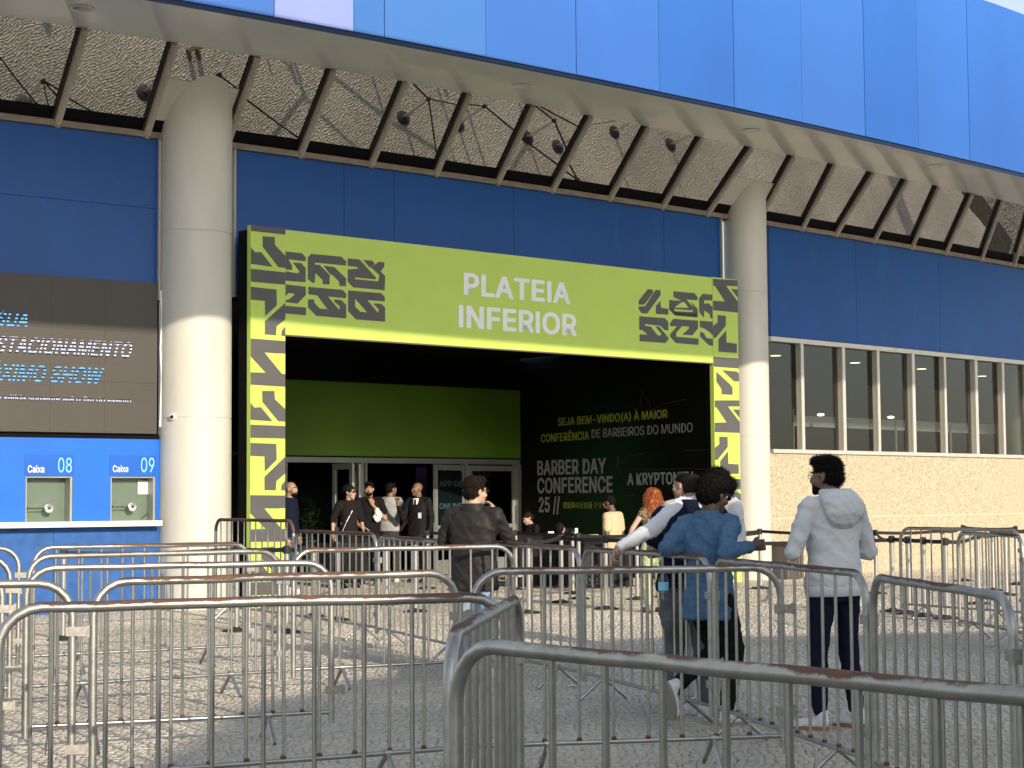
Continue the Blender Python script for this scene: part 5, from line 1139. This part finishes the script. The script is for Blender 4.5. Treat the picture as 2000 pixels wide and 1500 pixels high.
P15, q15 = far('man with cropped hair in a beige T-shirt sitting at the check in table', 1196, 0, 28.4, 1.80, rad(-62), skin='dark', hair=('fade', M_hairb), beard=True, top=M_beige, sleeve='short', pants=M_char, shoes=(M_shoeb, M_shoeb), wide=1.15, dz=-.13, pitchh=.2, hips=(0, 0, .84), legs={'L': ((-.12, .40, .80), (-.12, .38, .33), (-.12, .54, .27)), 'R': ((.12, .40, .80), (.12, .38, .33), (.12, .54, .27))})
# stools and check-in tables
def stool(gx_, gy_, h, label):
    t = thing('stool', label, 'stool', (gx_, gy_, 0)); mb = MB(); mb.lathe([(.17, h-.04), (.17, h)], (0, 0, 0), 20); mb.build('seat', M_blackcloth, t)
    for a in range(4):
        mb = MB(); c_, s_ = math.cos(a*math.pi/2+.7), math.sin(a*math.pi/2+.7); mb.tube([(c_*.13, s_*.13, h-.04), (c_*.19, s_*.19, 0)], .012, 6); mb.build('leg', M_rubber, t)
for P_, lab, hh in ((P13, 'stool under the woman with the phone', .44), (P14, 'stool under the person in the cap', .40), (P15, 'stool under the man in the beige T-shirt', .64)): stool(P_.location.x, P_.location.y, hh, lab)
def table(px0, px1, py, D, label):
    a = ray(px0, 1040); b = ray(px1, 1040); A = Vector((a.x/a.y*D, D, 0)); Bq = Vector((b.x/b.y*D, D-.25, 0)); d = Bq-A; c = (A+Bq)/2; t = thing('check_in_table', label, 'table', c, math.atan2(d.y, d.x), 'check in tables'); L_ = d.length
    mb = MB(); mb.box((0, 0, .855), (L_, .7, .03)); mb.build('tabletop', M_blackcloth, t)
    h = MB(); n = 60; vs = []
    for i in range(n+1):
        xx = -L_/2+L_*i/n; yy = -.36+.012*math.sin(i*1.1); vs += [(xx, yy, .03), (xx, -.352, .872)]
    h.add(vs, [(2*i, 2*i+2, 2*i+3, 2*i+1) for i in range(n)]); h.build('table_skirt', M_blackcloth, t)
    for sx in (-1, 1):
        for sy in (-1, 1): mb = MB(); mb.tube([(sx*(L_/2-.08), sy*.28, 0), (sx*(L_/2-.08), sy*.28, .84)], .015, 6); mb.build('leg', M_rubber, t)
    return t, A, Bq
table(1000, 1098, 0, 30.6, 'black skirted check in table in front of the woman with the phone')
table(1102, 1236, 0, 30.1, 'black skirted check in table in front of the man in beige')
def atD(px, D, z): v = ray(px, 1000); return Vector((v.x/v.y*D, D, z))
for px, sz, m, lab, nm in ((1075, (.10, .06, .06), M_paper, 'small white box on the left check in table', 'box'), (1073, (.06, .05, .03), M_lblue, 'blue packet on the left check in table', 'packet'), (1158, (.16, .10, .012), M_paper, 'stack of white papers on the right check in table', 'papers'), (1125, (.05, .03, .12), M_chrome, 'small silver stand on the right check in table', 'stand')):
    mb = MB(); p = atD(px, 30.3 if px < 1100 else 29.9, .872+sz[2]/2); mb.box(p, sz, .3); tag(mb.build(nm, m), lab, nm)
mb = MB(); vs = q13['wR']; ph = (vs+q13['wL'])/2+Vector((0, .1, .03)); mb.box(ph, (.075, .15, .012), 0); o = mb.build('phone', M_rubber); o.location = P13.location; o.rotation_euler = P13.rotation_euler; tag(o, 'phone held by the seated woman beside the door', 'phone')

# plant in the doorway
PT = thing('potted_plant', 'bushy green potted plant in the dark doorway behind the bald man', 'plant', (atD(603, 34.4, 0))); mb = MB(); mb.lathe([(.13, 0), (.17, .35), (.17, .38), (.14, .36)], (0, 0, 0), 18); mb.build('pot', M_rubber, PT)
mb = MB(); mb.tube([(0, 0, .3), (.02, 0, .9)], .02, 6); mb.build('stem', M_plant, PT)
mb = MB()
for i in range(900):
    a = random.uniform(0, 6.28); zz = random.uniform(.5, 1.5); r = random.uniform(.02, .30)*(1-.5*abs(zz-.95)); p = Vector((r*math.cos(a), r*math.sin(a), zz)); d = Vector((math.cos(a), math.sin(a), random.uniform(-.2, 1))).normalized()*.09; s_ = Vector((-math.sin(a), math.cos(a), 0))*.012
    mb.add([p, p+d*.5+s_, p+d, p+d*.5-s_], [(0, 1, 2, 3)])
o = mb.build('leaves', M_plant, PT); o['kind'] = 'stuff'
# bin by the right column
bx_ = hit_wall(1536, 1100, .45); c = Vector((bx_.x, bx_.y, 0)); an = math.atan2(gu.y, gu.x)
BI = thing('litter_bin', 'brown grey litter bin against the beige wall behind the hooded man', 'bin', c, an); mb = MB(); mb.box((0, 0, .31), (.48, .40, .60)); mb.build('bin_body', M_bin, BI)
for i in range(5): mb = MB(); mb.box((-.19+.095*i, -.208, .30), (.075, .015, .52)); mb.build('slat', M_bin, BI)
mb = MB(); mb.box((0, 0, .64), (.51, .43, .06)); mb.build('lid', M_char, BI)
# bottle in the side pocket of a bag carried by the man in navy
bp = at_y(1296, 1150, 12.0); BG = thing('shoulder_bag', 'small grey bag hanging at the hip of the man in the navy polo', 'bag', (bp.x+.06, bp.y+.05, bp.z-.16)); mb = MB(); mb.ell((0, 0, 0), (.09, .06, .14)); o = link_mesh('bag_body', remesh(mb, .012, 2, (.006, folds(9))), BG); o.data.materials.append(M_gtr)
mb = MB(); mb.tube([(0, 0, .12), (.01, .03, .20), (.02, .06, .30)], .010, 6); mb.build('strap', M_gtr, BG)
BT = thing('water_bottle', 'clear water bottle with a blue label beside the pale green trousers', 'bottle', (bp.x, bp.y, bp.z-.13)); mb = MB(); mb.lathe([(.030, 0), (.034, .01), (.034, .07), (.031, .09), (.034, .11), (.034, .19), (.013, .235), (.013, .25)], (0, 0, 0), 18); mb.build('bottle_body', m_glass('clear_plastic', (.85, .9, .92), .05), BT, True)
mb = MB(); mb.lathe([(.0355, .12), (.0355, .175)], (0, 0, 0), 18, False); mb.build('bottle_label', M_lblue, BT, True); mb = MB(); mb.lathe([(.016, .25), (.016, .27)], (0, 0, 0), 12); mb.build('bottle_cap', M_white, BT)
for px, py, z0, lab in ((92, 1440, .17, 'black cable tie hanging from the bottom rail at the lower left'), (1215/4.+0, 1065, 1.1, 'black tape wrapped round the fourth row top rail')):
    D_ = {92: 10.6}.get(px, 13.3); p = at_y(px, py-18 if px == 92 else 1073, D_-.02); mb = MB()
    if px == 92: mb.tube([p+Vector((0, 0, .03)), p+Vector((.006, -.02, -.05)), p+Vector((-.004, -.02, -.15)), p+Vector((.004, -.02, -.22))], .003, 6); tag(mb.build('cable_tie', M_rubber), lab, 'cable tie')
# litter on the ground
for px, py, s_, m, lab, nm, ct in ((622, 1191, .06, M_leafy, 'yellow green fallen leaf on the setts behind the left barriers', 'fallen_leaf', 'leaf'), (1775, 1398, .05, M_paper, 'scrap of white paper on the setts right of the hooded man', 'paper_scrap', 'paper'), (1120, 1340, .05, M_paper, 'scrap of white paper under the slanting barriers', 'paper_scrap', 'paper'), (1875, 1336, .03, M_paper, 'tiny white scrap near the right edge', 'paper_scrap', 'paper')):
    p = at_z(px, py, .008); mb = MB(); mb.add([p+Vector((-s_, 0, 0)), p+Vector((0, -s_*.5, .006)), p+Vector((s_, 0, .004)), p+Vector((0, s_*.6, .012))], [(0, 1, 2, 3)]); tag(mb.build(nm, m), lab, ct)
